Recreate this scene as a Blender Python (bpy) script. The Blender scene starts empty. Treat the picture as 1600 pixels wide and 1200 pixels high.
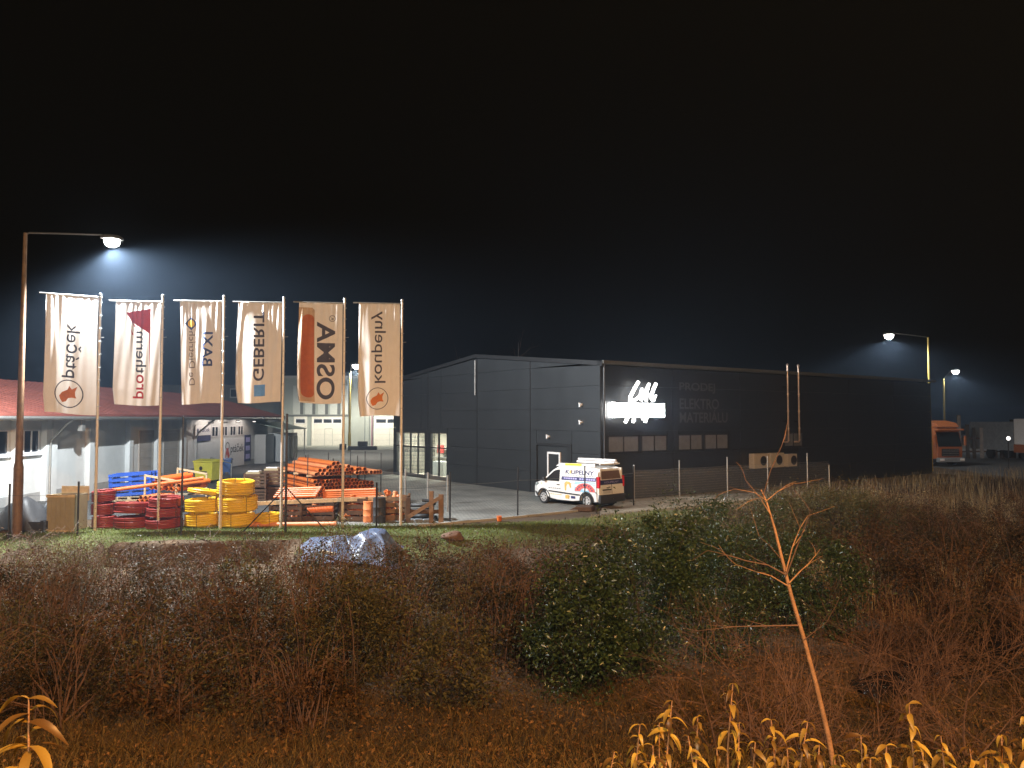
import bpy, bmesh, math, random
import numpy as np
from mathutils import Vector, Matrix
R = math.radians
SC = bpy.context.scene
COL = SC.collection
random.seed(7); RNG = np.random.default_rng(11)

# ------------------------------------------------------------------ camera
F, CX, CY, PITCH, EYE = 1200.0, 800.0, 600.0, R(2.6), 3.9
cam_d = bpy.data.cameras.new('camera'); cam = bpy.data.objects.new('camera', cam_d); COL.objects.link(cam)
cam.location = (0, 0, EYE); cam.rotation_euler = (R(90) + PITCH, 0, 0)
cam_d.sensor_width = 36; cam_d.lens = 36 * F / 1600; cam_d.clip_start = 0.05; cam_d.clip_end = 3000
SC.camera = cam

# ------------------------------------------------------------------ world, moon, exposure
w = bpy.data.worlds.new('World'); SC.world = w; w.use_nodes = True
nt = w.node_tree; bg = nt.nodes['Background']
sky = nt.nodes.new('ShaderNodeTexSky'); sky.sky_type = 'NISHITA'; sky.sun_disc = False
sky.sun_elevation = R(-4); sky.sun_rotation = R(200); sky.altitude = 300
nt.links.new(sky.outputs[0], bg.inputs[0]); bg.inputs[1].default_value = 0.006
sun_d = bpy.data.lights.new('moon', 'SUN'); sun_d.energy = 0.004; sun_d.angle = R(8); sun_d.color = (.75, .85, 1)
sun = bpy.data.objects.new('moon', sun_d); COL.objects.link(sun); sun.rotation_euler = (R(40), 0, R(160))
vs = SC.view_settings; vs.view_transform = 'Standard'; vs.look = 'None'; vs.exposure = 0.0; vs.gamma = 1
SC.cycles.use_denoising = True
try: SC.cycles.denoiser = 'OPENIMAGEDENOISE'
except Exception: pass
SC.cycles.max_bounces = 6; SC.cycles.diffuse_bounces = 3; SC.cycles.glossy_bounces = 3
SC.cycles.transmission_bounces = 6; SC.cycles.transparent_max_bounces = 10; SC.cycles.volume_bounces = 0
SC.cycles.sample_clamp_indirect = 3.0; SC.cycles.caustics_reflective = False; SC.cycles.caustics_refractive = False

# ------------------------------------------------------------------ helpers
ct, st = math.cos(PITCH), math.sin(PITCH)
def at(px, py, Y):
    r, u = (px - CX) / F, (CY - py) / F
    d = Vector((r, ct - st * u, st + ct * u)); d *= Y / d.y
    return Vector((d.x, d.y, d.z + EYE))
def gnd(px, py, z=0.0):
    r, u = (px - CX) / F, (CY - py) / F
    d = Vector((r, ct - st * u, st + ct * u)); d *= (z - EYE) / d.z
    return Vector((d.x, d.y, z))

class MB:
    def __init__(s): s.v = []; s.f = []
    def add(s, vs, fs):
        n = len(s.v); s.v += [tuple(p) for p in vs]; s.f += [tuple(i + n for i in f) for f in fs]; return s
    def box(s, x0, x1, y0, y1, z0, z1, m=None):
        vs = [Vector((x, y, z)) for z in (z0, z1) for y in (y0, y1) for x in (x0, x1)]
        if m is not None: vs = [m @ p for p in vs]
        return s.add(vs, [(0, 2, 3, 1), (4, 5, 7, 6), (0, 1, 5, 4), (2, 6, 7, 3), (0, 4, 6, 2), (1, 3, 7, 5)])
    def bar(s, a, b, wd, ht=None, up=(0, 0, 1)):
        a, b = Vector(a), Vector(b); d = (b - a); L = d.length; d.normalize(); up = Vector(up)
        if abs(d.dot(up)) > .98: up = Vector((1, 0, 0))
        sd = d.cross(up).normalized(); u2 = sd.cross(d); ht = ht or wd
        m = Matrix((sd, d, u2)).transposed().to_4x4(); m.translation = a
        return s.box(-wd / 2, wd / 2, 0, L, -ht / 2, ht / 2, m)
    def tube(s, pts, r, n=8, closed=False, cap=True):
        pts = [Vector(p) for p in pts]; k = len(pts)
        rr = r if isinstance(r, (list, tuple)) else [r] * k
        rings = []; prev = None
        for i, p in enumerate(pts):
            if closed: t = pts[(i + 1) % k] - pts[i - 1]
            else: t = pts[min(i + 1, k - 1)] - pts[max(i - 1, 0)]
            t.normalize()
            if prev is None:
                a = Vector((0, 0, 1)) if abs(t.z) < .9 else Vector((1, 0, 0))
                x = t.cross(a).normalized()
            else:
                x = (prev - t * prev.dot(t)).normalized()
            prev = x; y = t.cross(x)
            rings.append([p + (x * math.cos(2 * math.pi * j / n) + y * math.sin(2 * math.pi * j / n)) * rr[i] for j in range(n)])
        vs = [q for rg in rings for q in rg]; fs = []
        for i in range(k if closed else k - 1):
            i2 = (i + 1) % k
            for j in range(n):
                fs.append((i * n + j, i * n + (j + 1) % n, i2 * n + (j + 1) % n, i2 * n + j))
        if cap and not closed:
            fs.append(tuple(range(n))[::-1]); fs.append(tuple((k - 1) * n + j for j in range(n)))
        return s.add(vs, fs)
    def lathe(s, prof, n=16, m=None, close=False):
        vs = []; fs = []; k = len(prof)
        for r, z in prof:
            for j in range(n):
                a = 2 * math.pi * j / n; p = Vector((r * math.cos(a), r * math.sin(a), z)); vs.append(m @ p if m is not None else p)
        for i in range(k if close else k - 1):
            i2 = (i + 1) % k
            for j in range(n): fs.append((i * n + j, i * n + (j + 1) % n, i2 * n + (j + 1) % n, i2 * n + j))
        if not close:
            if prof[0][0] > 1e-5: fs.append(tuple(range(n))[::-1])
            if prof[-1][0] > 1e-5: fs.append(tuple((k - 1) * n + j for j in range(n)))
        return s.add(vs, fs)
    def prism(s, poly, off, m=None):
        # poly: list of 3D points (planar), off: extrusion vector
        k = len(poly); off = Vector(off); vs = [Vector(p) for p in poly] + [Vector(p) + off for p in poly]
        if m is not None: vs = [m @ p for p in vs]
        fs = [tuple(range(k))[::-1], tuple(range(k, 2 * k))] + [(i, (i + 1) % k, k + (i + 1) % k, k + i) for i in range(k)]
        return s.add(vs, fs)
    def poly(s, pts): return s.add(pts, [tuple(range(len(pts)))])
    def mesh(s, name):
        me = bpy.data.meshes.new(name); me.from_pydata(s.v, [], s.f)
        bm = bmesh.new(); bm.from_mesh(me); bmesh.ops.remove_doubles(bm, verts=bm.verts, dist=1e-5)
        bmesh.ops.recalc_face_normals(bm, faces=bm.faces); bm.to_mesh(me); bm.free(); return me
    def build(s, name, mat, parent=None, smooth=False, bevel=0):
        o = bpy.data.objects.new(name, s.mesh(name)); COL.objects.link(o); o.data.materials.append(mat)
        if parent: o.parent = parent
        if smooth: smooth_mesh(o.data)
        if bevel:
            b = o.modifiers.new('bevel', 'BEVEL'); b.width = bevel; b.segments = 2; b.limit_method = 'ANGLE'; b.angle_limit = R(35)
        return o
def smooth_mesh(me, ang=40):
    me.polygons.foreach_set('use_smooth', [True] * len(me.polygons))
    try: me.set_sharp_from_angle(angle=R(ang))
    except Exception: pass
def box_at(c, sx, sy, sz): return MB().box(c[0] - sx / 2, c[0] + sx / 2, c[1] - sy / 2, c[1] + sy / 2, c[2], c[2] + sz)
def np_mesh(name, v, f, mat, parent=None, smooth=False):
    me = bpy.data.meshes.new(name); v = np.asarray(v, np.float32).reshape(-1, 3); f = np.asarray(f, np.int32)
    k = f.shape[1]; me.vertices.add(len(v)); me.vertices.foreach_set('co', v.ravel())
    me.loops.add(f.size); me.loops.foreach_set('vertex_index', f.ravel())
    me.polygons.add(len(f)); me.polygons.foreach_set('loop_start', np.arange(0, f.size, k, dtype=np.int32))
    me.update(calc_edges=True); me.validate()
    if smooth: me.polygons.foreach_set('use_smooth', [True] * len(f))
    o = bpy.data.objects.new(name, me); COL.objects.link(o); me.materials.append(mat)
    if parent: o.parent = parent
    return o
def empty(name, label, cat, loc=(0, 0, 0), rz=0, group=None):
    o = bpy.data.objects.new(name, None); COL.objects.link(o); o.location = loc; o.rotation_euler = (0, 0, rz)
    o.empty_display_size = .2
    return tag(o, label, cat, group)
def tag(o, label, cat, group=None):
    o['label'] = label; o['category'] = cat
    if group: o['group'] = group
    return o
def struct(o): o['kind'] = 'structure'; return o
def stuff(o): o['kind'] = 'stuff'; return o
def copy_tree(o, parent=None, top=True):
    c = o.copy(); COL.objects.link(c)
    if parent: c.parent = parent
    for ch in list(o.children): copy_tree(ch, c, False)
    return c

# ------------------------------------------------------------------ materials
def mat(name, col, rough=.7, metal=0, var=.15, scale=6, bump=0, bscale=40, spec=.5, col2=None, emis=None, estr=0, transl=0, coat=0, rvar=0):
    m = bpy.data.materials.new(name); m.use_nodes = True; n = m.node_tree.nodes; L = m.node_tree.links
    b = n['Principled BSDF']; b.inputs['Roughness'].default_value = rough; b.inputs['Metallic'].default_value = metal
    b.inputs['Specular IOR Level'].default_value = spec
    if coat: b.inputs['Coat Weight'].default_value = coat; b.inputs['Coat Roughness'].default_value = .1
    tc = n.new('ShaderNodeTexCoord')
    nz = n.new('ShaderNodeTexNoise'); nz.inputs['Scale'].default_value = scale; nz.inputs['Detail'].default_value = 6; nz.inputs['Roughness'].default_value = .65
    L.new(tc.outputs['Object'], nz.inputs['Vector'])
    rp = n.new('ShaderNodeValToRGB'); rp.color_ramp.elements[0].position = .3; rp.color_ramp.elements[1].position = .7
    c2 = col2 or tuple(min(1, c * (1 + var)) for c in col); c1 = col if col2 else tuple(c * (1 - var) for c in col)
    rp.color_ramp.elements[0].color = (*c1, 1); rp.color_ramp.elements[1].color = (*c2, 1)
    L.new(nz.outputs['Fac'], rp.inputs['Fac']); L.new(rp.outputs['Color'], b.inputs['Base Color'])
    if rvar:
        mr = n.new('ShaderNodeMapRange'); mr.inputs['To Min'].default_value = rough - rvar; mr.inputs['To Max'].default_value = min(1, rough + rvar)
        L.new(nz.outputs['Fac'], mr.inputs['Value']); L.new(mr.outputs[0], b.inputs['Roughness'])
    if bump:
        nb = n.new('ShaderNodeTexNoise'); nb.inputs['Scale'].default_value = bscale; nb.inputs['Detail'].default_value = 4
        L.new(tc.outputs['Object'], nb.inputs['Vector'])
        bp = n.new('ShaderNodeBump'); bp.inputs['Strength'].default_value = bump; bp.inputs['Distance'].default_value = .03
        L.new(nb.outputs['Fac'], bp.inputs['Height']); L.new(bp.outputs[0], b.inputs['Normal'])
    if emis: b.inputs['Emission Color'].default_value = (*emis, 1); b.inputs['Emission Strength'].default_value = estr
    if transl:
        tr = n.new('ShaderNodeBsdfTranslucent'); L.new(rp.outputs['Color'], tr.inputs['Color'])
        mx = n.new('ShaderNodeMixShader'); mx.inputs[0].default_value = transl
        L.new(b.outputs[0], mx.inputs[1]); L.new(tr.outputs[0], mx.inputs[2]); L.new(mx.outputs[0], n['Material Output'].inputs['Surface'])
    return m
def leaf_mat(name, c1, c2, rough=.5, transl=.3, spec=.5):
    # colour differs from leaf to leaf (random per mesh island)
    m = bpy.data.materials.new(name); m.use_nodes = True; n = m.node_tree.nodes; L = m.node_tree.links
    b = n['Principled BSDF']; b.inputs['Roughness'].default_value = rough; b.inputs['Specular IOR Level'].default_value = spec
    g = n.new('ShaderNodeNewGeometry'); rp = n.new('ShaderNodeValToRGB')
    rp.color_ramp.elements[0].color = (*c1, 1); rp.color_ramp.elements[1].color = (*c2, 1)
    L.new(g.outputs['Random Per Island'], rp.inputs['Fac']); L.new(rp.outputs['Color'], b.inputs['Base Color'])
    tr = n.new('ShaderNodeBsdfTranslucent'); L.new(rp.outputs['Color'], tr.inputs['Color'])
    mx = n.new('ShaderNodeMixShader'); mx.inputs[0].default_value = transl
    L.new(b.outputs[0], mx.inputs[1]); L.new(tr.outputs[0], mx.inputs[2]); L.new(mx.outputs[0], n['Material Output'].inputs['Surface'])
    return m
def glow(name, col, st):
    m = bpy.data.materials.new(name); m.use_nodes = True; n = m.node_tree.nodes
    b = n['Principled BSDF']; b.inputs['Base Color'].default_value = (.8, .8, .8, 1); b.inputs['Emission Color'].default_value = (*col, 1); b.inputs['Emission Strength'].default_value = st
    return m
def glass_mat(name, tint=(.9, .95, .95), rough=.02, alpha=.25):
    m = bpy.data.materials.new(name); m.use_nodes = True; n = m.node_tree.nodes; L = m.node_tree.links
    b = n['Principled BSDF']; b.inputs['Base Color'].default_value = (.02, .025, .03, 1); b.inputs['Roughness'].default_value = rough
    t = n.new('ShaderNodeBsdfTransparent'); t.inputs[0].default_value = (*tint, 1)
    mx = n.new('ShaderNodeMixShader'); mx.inputs[0].default_value = alpha
    L.new(t.outputs[0], mx.inputs[1]); L.new(b.outputs[0], mx.inputs[2]); L.new(mx.outputs[0], n['Material Output'].inputs['Surface'])
    return m
def brick_mat(name, c1, c2, cm, bw, rh, rot=0, rough=.8, mortar=.012, wear=.35):
    m = bpy.data.materials.new(name); m.use_nodes = True; n = m.node_tree.nodes; L = m.node_tree.links
    b = n['Principled BSDF']; tc = n.new('ShaderNodeTexCoord'); mp = n.new('ShaderNodeMapping'); mp.inputs['Rotation'].default_value = (0, 0, rot)
    L.new(tc.outputs['Object'], mp.inputs[0]); bt = n.new('ShaderNodeTexBrick'); L.new(mp.outputs[0], bt.inputs['Vector'])
    bt.inputs['Color1'].default_value = (*c1, 1); bt.inputs['Color2'].default_value = (*c2, 1); bt.inputs['Mortar'].default_value = (*cm, 1)
    bt.inputs['Scale'].default_value = 1; bt.inputs['Brick Width'].default_value = bw; bt.inputs['Row Height'].default_value = rh; bt.inputs['Mortar Size'].default_value = mortar
    nz = n.new('ShaderNodeTexNoise'); nz.inputs['Scale'].default_value = .6; nz.inputs['Detail'].default_value = 8; L.new(tc.outputs['Object'], nz.inputs['Vector'])
    mr = n.new('ShaderNodeMapRange'); mr.inputs['From Min'].default_value = .3; mr.inputs['From Max'].default_value = .7; mr.inputs['To Min'].default_value = 1 - wear; mr.inputs['To Max'].default_value = 1 + wear * .6
    L.new(nz.outputs['Fac'], mr.inputs['Value'])
    mu = n.new('ShaderNodeMixRGB'); mu.blend_type = 'MULTIPLY'; mu.inputs[0].default_value = 1
    L.new(bt.outputs['Color'], mu.inputs[1]); L.new(mr.outputs[0], mu.inputs[2]); L.new(mu.outputs[0], b.inputs['Base Color'])
    bp = n.new('ShaderNodeBump'); bp.inputs['Strength'].default_value = .5; bp.inputs['Distance'].default_value = .01; bp.invert = True
    L.new(bt.outputs['Fac'], bp.inputs['Height']); L.new(bp.outputs[0], b.inputs['Normal']); b.inputs['Roughness'].default_value = rough
    return m
M = dict(
    anthracite=mat('anthracite_panel', (.027, .030, .033), .42, .0, .10, .8, .03, 30, spec=.4, rvar=.08),
    black=mat('black_steel', (.012, .012, .013), .5, 0, .2, 8),
    dark=mat('dark_frame', (.02, .021, .023), .4, 0, .1, 5),
    galv=mat('galvanised_steel', (.42, .42, .40), .45, .7, .2, 10),
    pole=mat('flagpole_paint', (.62, .56, .48), .4, .1, .1, 5),
    yellowpole=mat('yellow_pole_paint', (.55, .42, .10), .5, 0, .15, 3),
    rust=mat('brown_lamp_post', (.16, .09, .045), .6, .1, .35, 4, .1),
    white_wall=mat('white_render', (.66, .68, .67), .85, 0, .08, 1.2, .15, 60),
    grey_wall=mat('grey_plinth', (.35, .35, .34), .85, 0, .15, 2, .1),
    roof=mat('red_roof_sheet', (.21, .06, .042), .7, 0, .25, .8, .1, 12),
    soffit=mat('soffit_board', (.36, .33, .29), .8, 0, .12, 2),
    hall=mat('sage_cladding', (.33, .36, .33), .6, .1, .08, .5),
    hall_d=mat('dark_cladding', (.10, .105, .10), .6, 0, .15, .5),
    door=mat('cream_door_leaf', (.72, .70, .62), .6, 0, .05, 1.5),
    wood=mat('weathered_timber', (.20, .115, .06), .8, 0, .35, 5, .2, 60),
    wood_l=mat('pale_timber', (.55, .42, .26), .8, 0, .2, 6, .15, 60),
    wood_d=mat('dark_timber', (.085, .045, .024), .85, 0, .35, 6, .2, 50),
    orange=mat('orange_pvc', (.62, .155, .03), .4, 0, .12, 3),
    orange_l=mat('light_orange_pvc', (.68, .24, .09), .45, 0, .15, 3),
    orange_shade=mat('shaded_pipe_bore', (.16, .045, .015), .7, 0, .2, 5),  # shade inside the pipes, put into a darker orange
    yellow=mat('yellow_corrugated_plastic', (.72, .46, .015), .45, 0, .1, 4),
    red_c=mat('dark_red_conduit', (.27, .035, .03), .45, 0, .2, 4),
    blue=mat('blue_paint', (.02, .08, .40), .5, 0, .2, 4),
    binyel=mat('lime_yellow_plastic', (.55, .50, .06), .5, 0, .12, 3),
    binblue=mat('blue_bin_plastic', (.05, .11, .28), .5, 0, .12, 3),
    concrete=mat('concrete', (.38, .37, .34), .9, 0, .25, 1.5, .2, 30),
    asphalt=mat('asphalt', (.09, .09, .088), .85, 0, .25, 1.2, .3, 80),
    soil=mat('bare_soil', (.06, .038, .022), .95, 0, .5, 3, .8, 9),
    rubber=mat('rubber', (.015, .015, .016), .8, 0, .2, 8),
    paint_w=mat('white_car_paint', (.80, .80, .78), .3, 0, .03, 2, coat=.5),
    plastic_d=mat('dark_bumper_plastic', (.03, .03, .032), .6, 0, .2, 6),
    hub=mat('silver_hubcap', (.6, .6, .6), .35, .4, .1, 6),
    cglass=mat('dark_car_glass', (.015, .02, .022), .08, 0, .1, 3),
    redlens=mat('red_lamp_lens', (.6, .02, .03), .25, 0, .1, 5),
    navy=mat('navy_print', (.025, .03, .12), .6, 0, .1, 5),
    white=mat('white_print', (.8, .8, .8), .6, 0, .03, 5),
    sky=mat('light_blue_print', (.25, .5, .65), .6, 0, .2, 5),
    gold=mat('gold_print', (.65, .42, .12), .6, 0, .4, 9),
    pink=mat('red_print', (.62, .12, .10), .6, 0, .2, 5),
    lilac=mat('lilac_print', (.42, .40, .72), .6, 0, .2, 12),
    yel_p=mat('yellow_print', (.85, .62, .05), .6, 0, .1, 5),
    tan=mat('tan_board', (.30, .25, .15), .8, 0, .15, 2, .1),
    greyplast=mat('grey_plastic', (.22, .24, .26), .5, 0, .2, 3),
    truck=mat('orange_truck_paint', (.36, .115, .04), .4, 0, .1, 2),
    ac=mat('ac_casing', (.55, .50, .42), .5, .1, .08, 3),
    copper=mat('flue_pipe', (.62, .50, .42), .35, .6, .15, 6),
    lamp_head=mat('lamp_housing', (.12, .12, .12), .5, .3, .1, 5),
    led=glow('lamp_lens_lit', (1, .97, .9), 60), led2=glow('lamp_lens_lit_far', (1, .98, .92), 30),
    sodium=glow('sodium_lens_lit', (1, .5, .12), 25),
    sign=glow('sign_face_lit', (1, .98, .95), 60),
    stroke=glow('sign_stroke_lit', (1, .98, .95), 5),
    glass=glass_mat('window_glass'), dglass=mat('dark_window_glass', (.03, .035, .045), .06, 0, .1, 2),
    room=mat('pale_room_wall', (.62, .58, .50), .8, 0, .1, 1.5), red=mat('red_panel', (.5, .06, .05), .6, 0, .1, 3),
    bark=mat('orange_brown_bark', (.30, .16, .075), .75, 0, .3, 12, .3, 60),
    twig=mat('bare_twig', (.13, .07, .045), .8, 0, .3, 8),
    bark_d=mat('dark_stem', (.05, .035, .025), .85, 0, .3, 10),
    rock=mat('reddish_stone', (.15, .085, .055), .85, 0, .3, 5, .4, 12),
)
# ------------------------------------------------------------------ terrain
EDGE_X = [-400, -60, -13, -2, 2, 6, 12, 30, 60, 400]; EDGE_Y = [24, 24.5, 25.2, 26.2, 28.4, 31.5, 36.0, 48.5, 66, 250]
_ph = RNG.uniform(0, 6.28, 24); _kx = RNG.normal(0, 1, 24); _ky = RNG.normal(0, 1, 24)
def fbm(x, y):
    z = 0
    for i in range(24):
        fr = .25 * 1.22 ** i; z = z + np.sin(fr * (_kx[i] * x + _ky[i] * y) + _ph[i]) / (1.22 ** i)
    return z * .16
def height(x, y):
    x = np.asarray(x, float); y = np.asarray(y, float)
    s = y - np.interp(x, EDGE_X, EDGE_Y) - .25 * np.sin(x * 1.3) * np.exp(-((y - 26) / 6) ** 2)
    nb = np.interp(y, [1.5, 4, 8, 11, 14], [2.3, 1.6, .2, -.7, -1.2])
    fb = np.interp(s, [-9, -4, -1.4, -.4, .3], [-1.2, -.95, -.5, -.12, 0])
    z = np.maximum(nb, fb)
    rough = np.interp(s, [-2, .5], [1, 0]) * np.interp(y, [1, 5], [0, 1])
    z = z + rough * (.10 * fbm(x, y) + .05 * fbm(x * 3.1 + 5, y * 3.1))
    # stream channel on the right
    z = z - .5 * np.exp(-(((y - 15.7 - .72 * (x - 7.6)) / .9) ** 2)) * np.interp(x, [6, 7.2], [0, 1]) * np.interp(x, [13, 15], [1, 0])
    # pit dug into the edge of the yard
    ex = np.minimum(np.interp(x, [-13.2, -13.05], [0, 1]), np.interp(x, [-8.6, -6.9], [1, 0]))
    ey = np.minimum(np.interp(s, [-.42, -.30], [1, 0]), np.interp(s, [-1.9, -1.6], [0, 1]))
    pit = np.clip(np.minimum(ex, ey), 0, 1); z = z * (1 - pit) + (-1.2 + .06 * fbm(x * 4, y * 4)) * pit
    return z
def hz(x, y): return float(height(np.array([x]), np.array([y]))[0])
def edge_y(x): return float(np.interp(x, EDGE_X, EDGE_Y))
gx = np.unique(np.concatenate([np.linspace(-400, -60, 12), np.linspace(-60, -18, 40), np.linspace(-18, 14, 210), np.linspace(14, 40, 90), np.linspace(40, 400, 16)]))
gy = np.unique(np.concatenate([np.linspace(-60, 0, 14), np.linspace(0, 23, 110), np.linspace(23, 27, 90), np.linspace(27, 55, 80), np.linspace(55, 120, 14), np.linspace(120, 900, 12)]))
X, Y = np.meshgrid(gx, gy); Z = height(X, Y)
nx, ny = len(gx), len(gy); idx = np.arange(nx * ny).reshape(ny, nx)
fq = np.stack([idx[:-1, :-1], idx[:-1, 1:], idx[1:, 1:], idx[1:, :-1]], -1).reshape(-1, 4)
m_soil = mat('ground_soil_and_litter', (.05, .033, .019), .95, 0, .4, 1.6, .9, 14, col2=(.13, .08, .038))
ground = struct(np_mesh('ground', np.stack([X, Y, Z], -1), fq, m_soil, smooth=True))
# yard: asphalt apron, block paving, concrete strip
def sheet(name, pts, z, m):
    o = MB().poly([(p[0], p[1], z) for p in pts]).build(name, m); return struct(o)
sheet('yard_asphalt', [(-23.6, 30.2), (-2.5, 29.4), (4.0, 36.4), (-9.5, 56), (-9.5, 110), (-75, 110), (-75, 67), (-23.6, 67)], .012, M['asphalt'])
m_pave = brick_mat('block_paving', (.27, .27, .25), (.34, .34, .31), (.12, .12, .11), .24, .12, R(35), .8)
sheet('yard_block_paving', [(-9.0, 28.6), (-3.2, 28.0), (3.5, 33.2), (5.6, 37.6), (-8.4, 54.4), (-12, 44)], .016, m_pave)
# grassy verge following the terrain
vx = np.linspace(-22, 8, 240); vy = np.linspace(22.5, 33, 120); VX, VY = np.meshgrid(vx, vy); VS_ = VY - np.interp(VX, EDGE_X, EDGE_Y); VZ = height(VX, VY) + .008
ok = (VS_ > -1.1 + .4 * np.sin(VX * 2) - .9 * ((VX > -7) & (VX < -1))) & (VS_ < np.interp(VX, [-5, -2, 2], [2.4, 2.0, 1.1])) & ~((VX > -13.3) & (VX < -6.8) & (VS_ > -2.0) & (VS_ < -.22))
ii = np.arange(VX.size).reshape(VX.shape); fq = np.stack([ii[:-1, :-1], ii[:-1, 1:], ii[1:, 1:], ii[1:, :-1]], -1)[ok[:-1, :-1] & ok[1:, 1:] & ok[:-1, 1:] & ok[1:, :-1]]
struct(np_mesh('grass_verge', np.stack([VX, VY, VZ], -1), fq, mat('verge_turf', (.06, .075, .018), .95, 0, .3, 2, .8, 25, col2=(.12, .13, .035)), smooth=True))
sheet('gravel_strip', [(3.5, 31.2), (31, 51.5), (30.4, 55.2), (4.4, 36.4)], .014, mat('gravel_surface', (.20, .16, .11), .95, 0, .35, 3, 1, 50, col2=(.34, .28, .20)))
sheet('road_far_side', [(33, 50), (90, 60), (90, 110), (36, 80)], .012, M['asphalt'])
m_slab = mat('concrete_apron', (.42, .43, .38), .9, 0, .12, .5)
struct(MB().box(-48, -9, 97.5, 104, 0.02, .30).build('loading_apron', m_slab))
kb = MB()
for a, b in [((-3.4, 27.9), (-.6, 29.8)), ((-.6, 29.8), (3.3, 32.9))]:
    kb.bar((a[0], a[1], .03), (b[0], b[1], .03), .1, .12)
struct(kb.build('yard_kerb', M['concrete'], bevel=.01))
MB  # road shoulder under the viewer
sheet('near_road', [(-60, -14), (60, -14), (60, .6), (-60, .6)], 2.306, M['asphalt'])

# ------------------------------------------------------------------ street lamps
def lamp_light(name, loc, energy, col, parent, cap=5.0, size=R(172), rot=(0, 0, 0), radius=.12, power=2.0):
    d = bpy.data.lights.new(name, 'SPOT'); d.energy = energy; d.color = col; d.spot_size = size; d.spot_blend = .6; d.shadow_soft_size = radius
    d.use_nodes = True; n = d.node_tree.nodes; L = d.node_tree.links; em = n['Emission']
    tc = n.new('ShaderNodeTexCoord'); sp = n.new('ShaderNodeSeparateXYZ'); L.new(tc.outputs['Normal'], sp.inputs[0])
    ab = n.new('ShaderNodeMath'); ab.operation = 'ABSOLUTE'; L.new(sp.outputs['Z'], ab.inputs[0])
    mxn = n.new('ShaderNodeMath'); mxn.operation = 'MAXIMUM'; mxn.inputs[1].default_value = .05; L.new(ab.outputs[0], mxn.inputs[0])
    pw = n.new('ShaderNodeMath'); pw.operation = 'POWER'; pw.inputs[1].default_value = -power; L.new(mxn.outputs[0], pw.inputs[0])
    mn = n.new('ShaderNodeMath'); mn.operation = 'MINIMUM'; mn.inputs[1].default_value = cap; L.new(pw.outputs[0], mn.inputs[0])
    L.new(mn.outputs[0], em.inputs['Strength'])
    o = bpy.data.objects.new(name, d); COL.objects.link(o); o.location = loc; o.rotation_euler = rot
    if parent: o.parent = parent
    return o
def street_lamp(base, top_z, head, label, pole_m, energy, col, r0=.10, r1=.045, lens='led', group='street lamps', rot=(0, 0, 0), size=R(172), cap=5.0, hs=1.0):
    base = Vector(base); t = empty('street_lamp', label, 'street lamp', base, 0, group); H = top_z - base.z
    hd = Vector(head) - base
    MB().tube([(0, 0, -.3), (0, 0, H * .22)], [r0 * 1.35, r0 * 1.3], 14).tube([(0, 0, H * .22), (0, 0, H * .24)], [r0 * 1.35, r0 * 1.05], 14).build('pole_base', pole_m, t, True)
    MB().tube([(0, 0, H * .24), (0, 0, H)], [r0, r1], 14).build('pole', pole_m, t, True)
    dv = Vector((hd.x, hd.y, 0)); L = dv.length; dv.normalize()
    pts = [Vector((0, 0, H - .05)), Vector((0, 0, H)) + dv * .12 + Vector((0, 0, .02))]
    pts += [Vector((0, 0, H + .03 + (hd.z + .12 - H - .03) * k)) + dv * (L - .30 * hs) * (.06 + .94 * k) for k in (.25, .6, 1)]
    MB().tube(pts, .03, 8).build('arm', M['lamp_head'], t, True)
    # housing and bulging refractor
    az = math.atan2(dv.y, dv.x); m = Matrix.Translation(hd) @ Matrix.Rotation(az, 4, 'Z') @ Matrix.Diagonal((1.5 * hs, .8 * hs, hs, 1))
    MB().lathe([(.05, .17), (.16, .15), (.24, .09), (.26, .02), (.25, 0)], 20, m).build('housing', M['lamp_head'], t, True)
    m2 = Matrix.Translation(hd) @ Matrix.Rotation(az, 4, 'Z') @ Matrix.Diagonal((1.05 * hs, .9 * hs, hs, 1))
    MB().lathe([(.25, -.005), (.25, -.10), (.21, -.20), (.12, -.27), (.001, -.29)], 20, m2).build('lens', M[lens], t, True)
    lamp_light('lamp_bulb', hd + Vector((0, 0, -.36 * hs)), energy, col, t, cap, size, rot)
    return t
WHITE = (.92, .97, 1.0); WARMW = (1.0, .93, .78); SOD = (1.0, .46, .13)
b1 = gnd(26, 838); h1 = at(175, 374, 27.3)
street_lamp((b1.x, b1.y, 0), at(40, 364, b1.y).z, h1, 'tall brown street lamp standing beside the ptáček flag', M['rust'], 12000, WHITE, .115, .06, rot=(R(31), 0, R(-12)))
h2 = at(1389, 523, 57.5); p2 = at(1450, 527, 57.5)
street_lamp((p2.x, p2.y, 0), p2.z, h2, 'street lamp rising behind the far end of the dark hall', M['yellowpole'], 1300, WHITE, .10, .06, 'led', hs=1.2)
h3 = at(1493, 579, 112); p3 = at(1474, 592, 112)
street_lamp((p3.x, p3.y, 0), p3.z, h3, 'far street lamp rising above the orange truck cab', M['yellowpole'], 1500, WHITE, .14, .11, 'led2', hs=1.8)
h4 = at(557, 570, 93); p4 = at(547, 583, 93)
street_lamp((p4.x, p4.y, 0), p4.z, h4, 'yellow street lamp in front of the sage green warehouse', M['yellowpole'], 4600, WARMW, .14, .11, 'led2', hs=1.8)
# sodium street lamps on the road the picture was taken from (out of view)
for (x, y, hx, hy, en, lab) in [(5.5, -4.5, 4.0, -2.5, 8500, 'sodium street lamp at the roadside beside the leafy bank'),
                                (-1.5, -13.0, -1.5, -11.0, 8200, 'sodium street lamp across the road from the leafy bank')]:
    street_lamp((x, y, 2.3), 11.3, (hx, hy, 11.5), lab, M['galv'], en, SOD if y > -5 else (1.0, .82, .62), .10, .06, 'sodium', 'sodium lamps along the road', rot=(R(26) if y < -5 else R(14), 0, 0))

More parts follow.
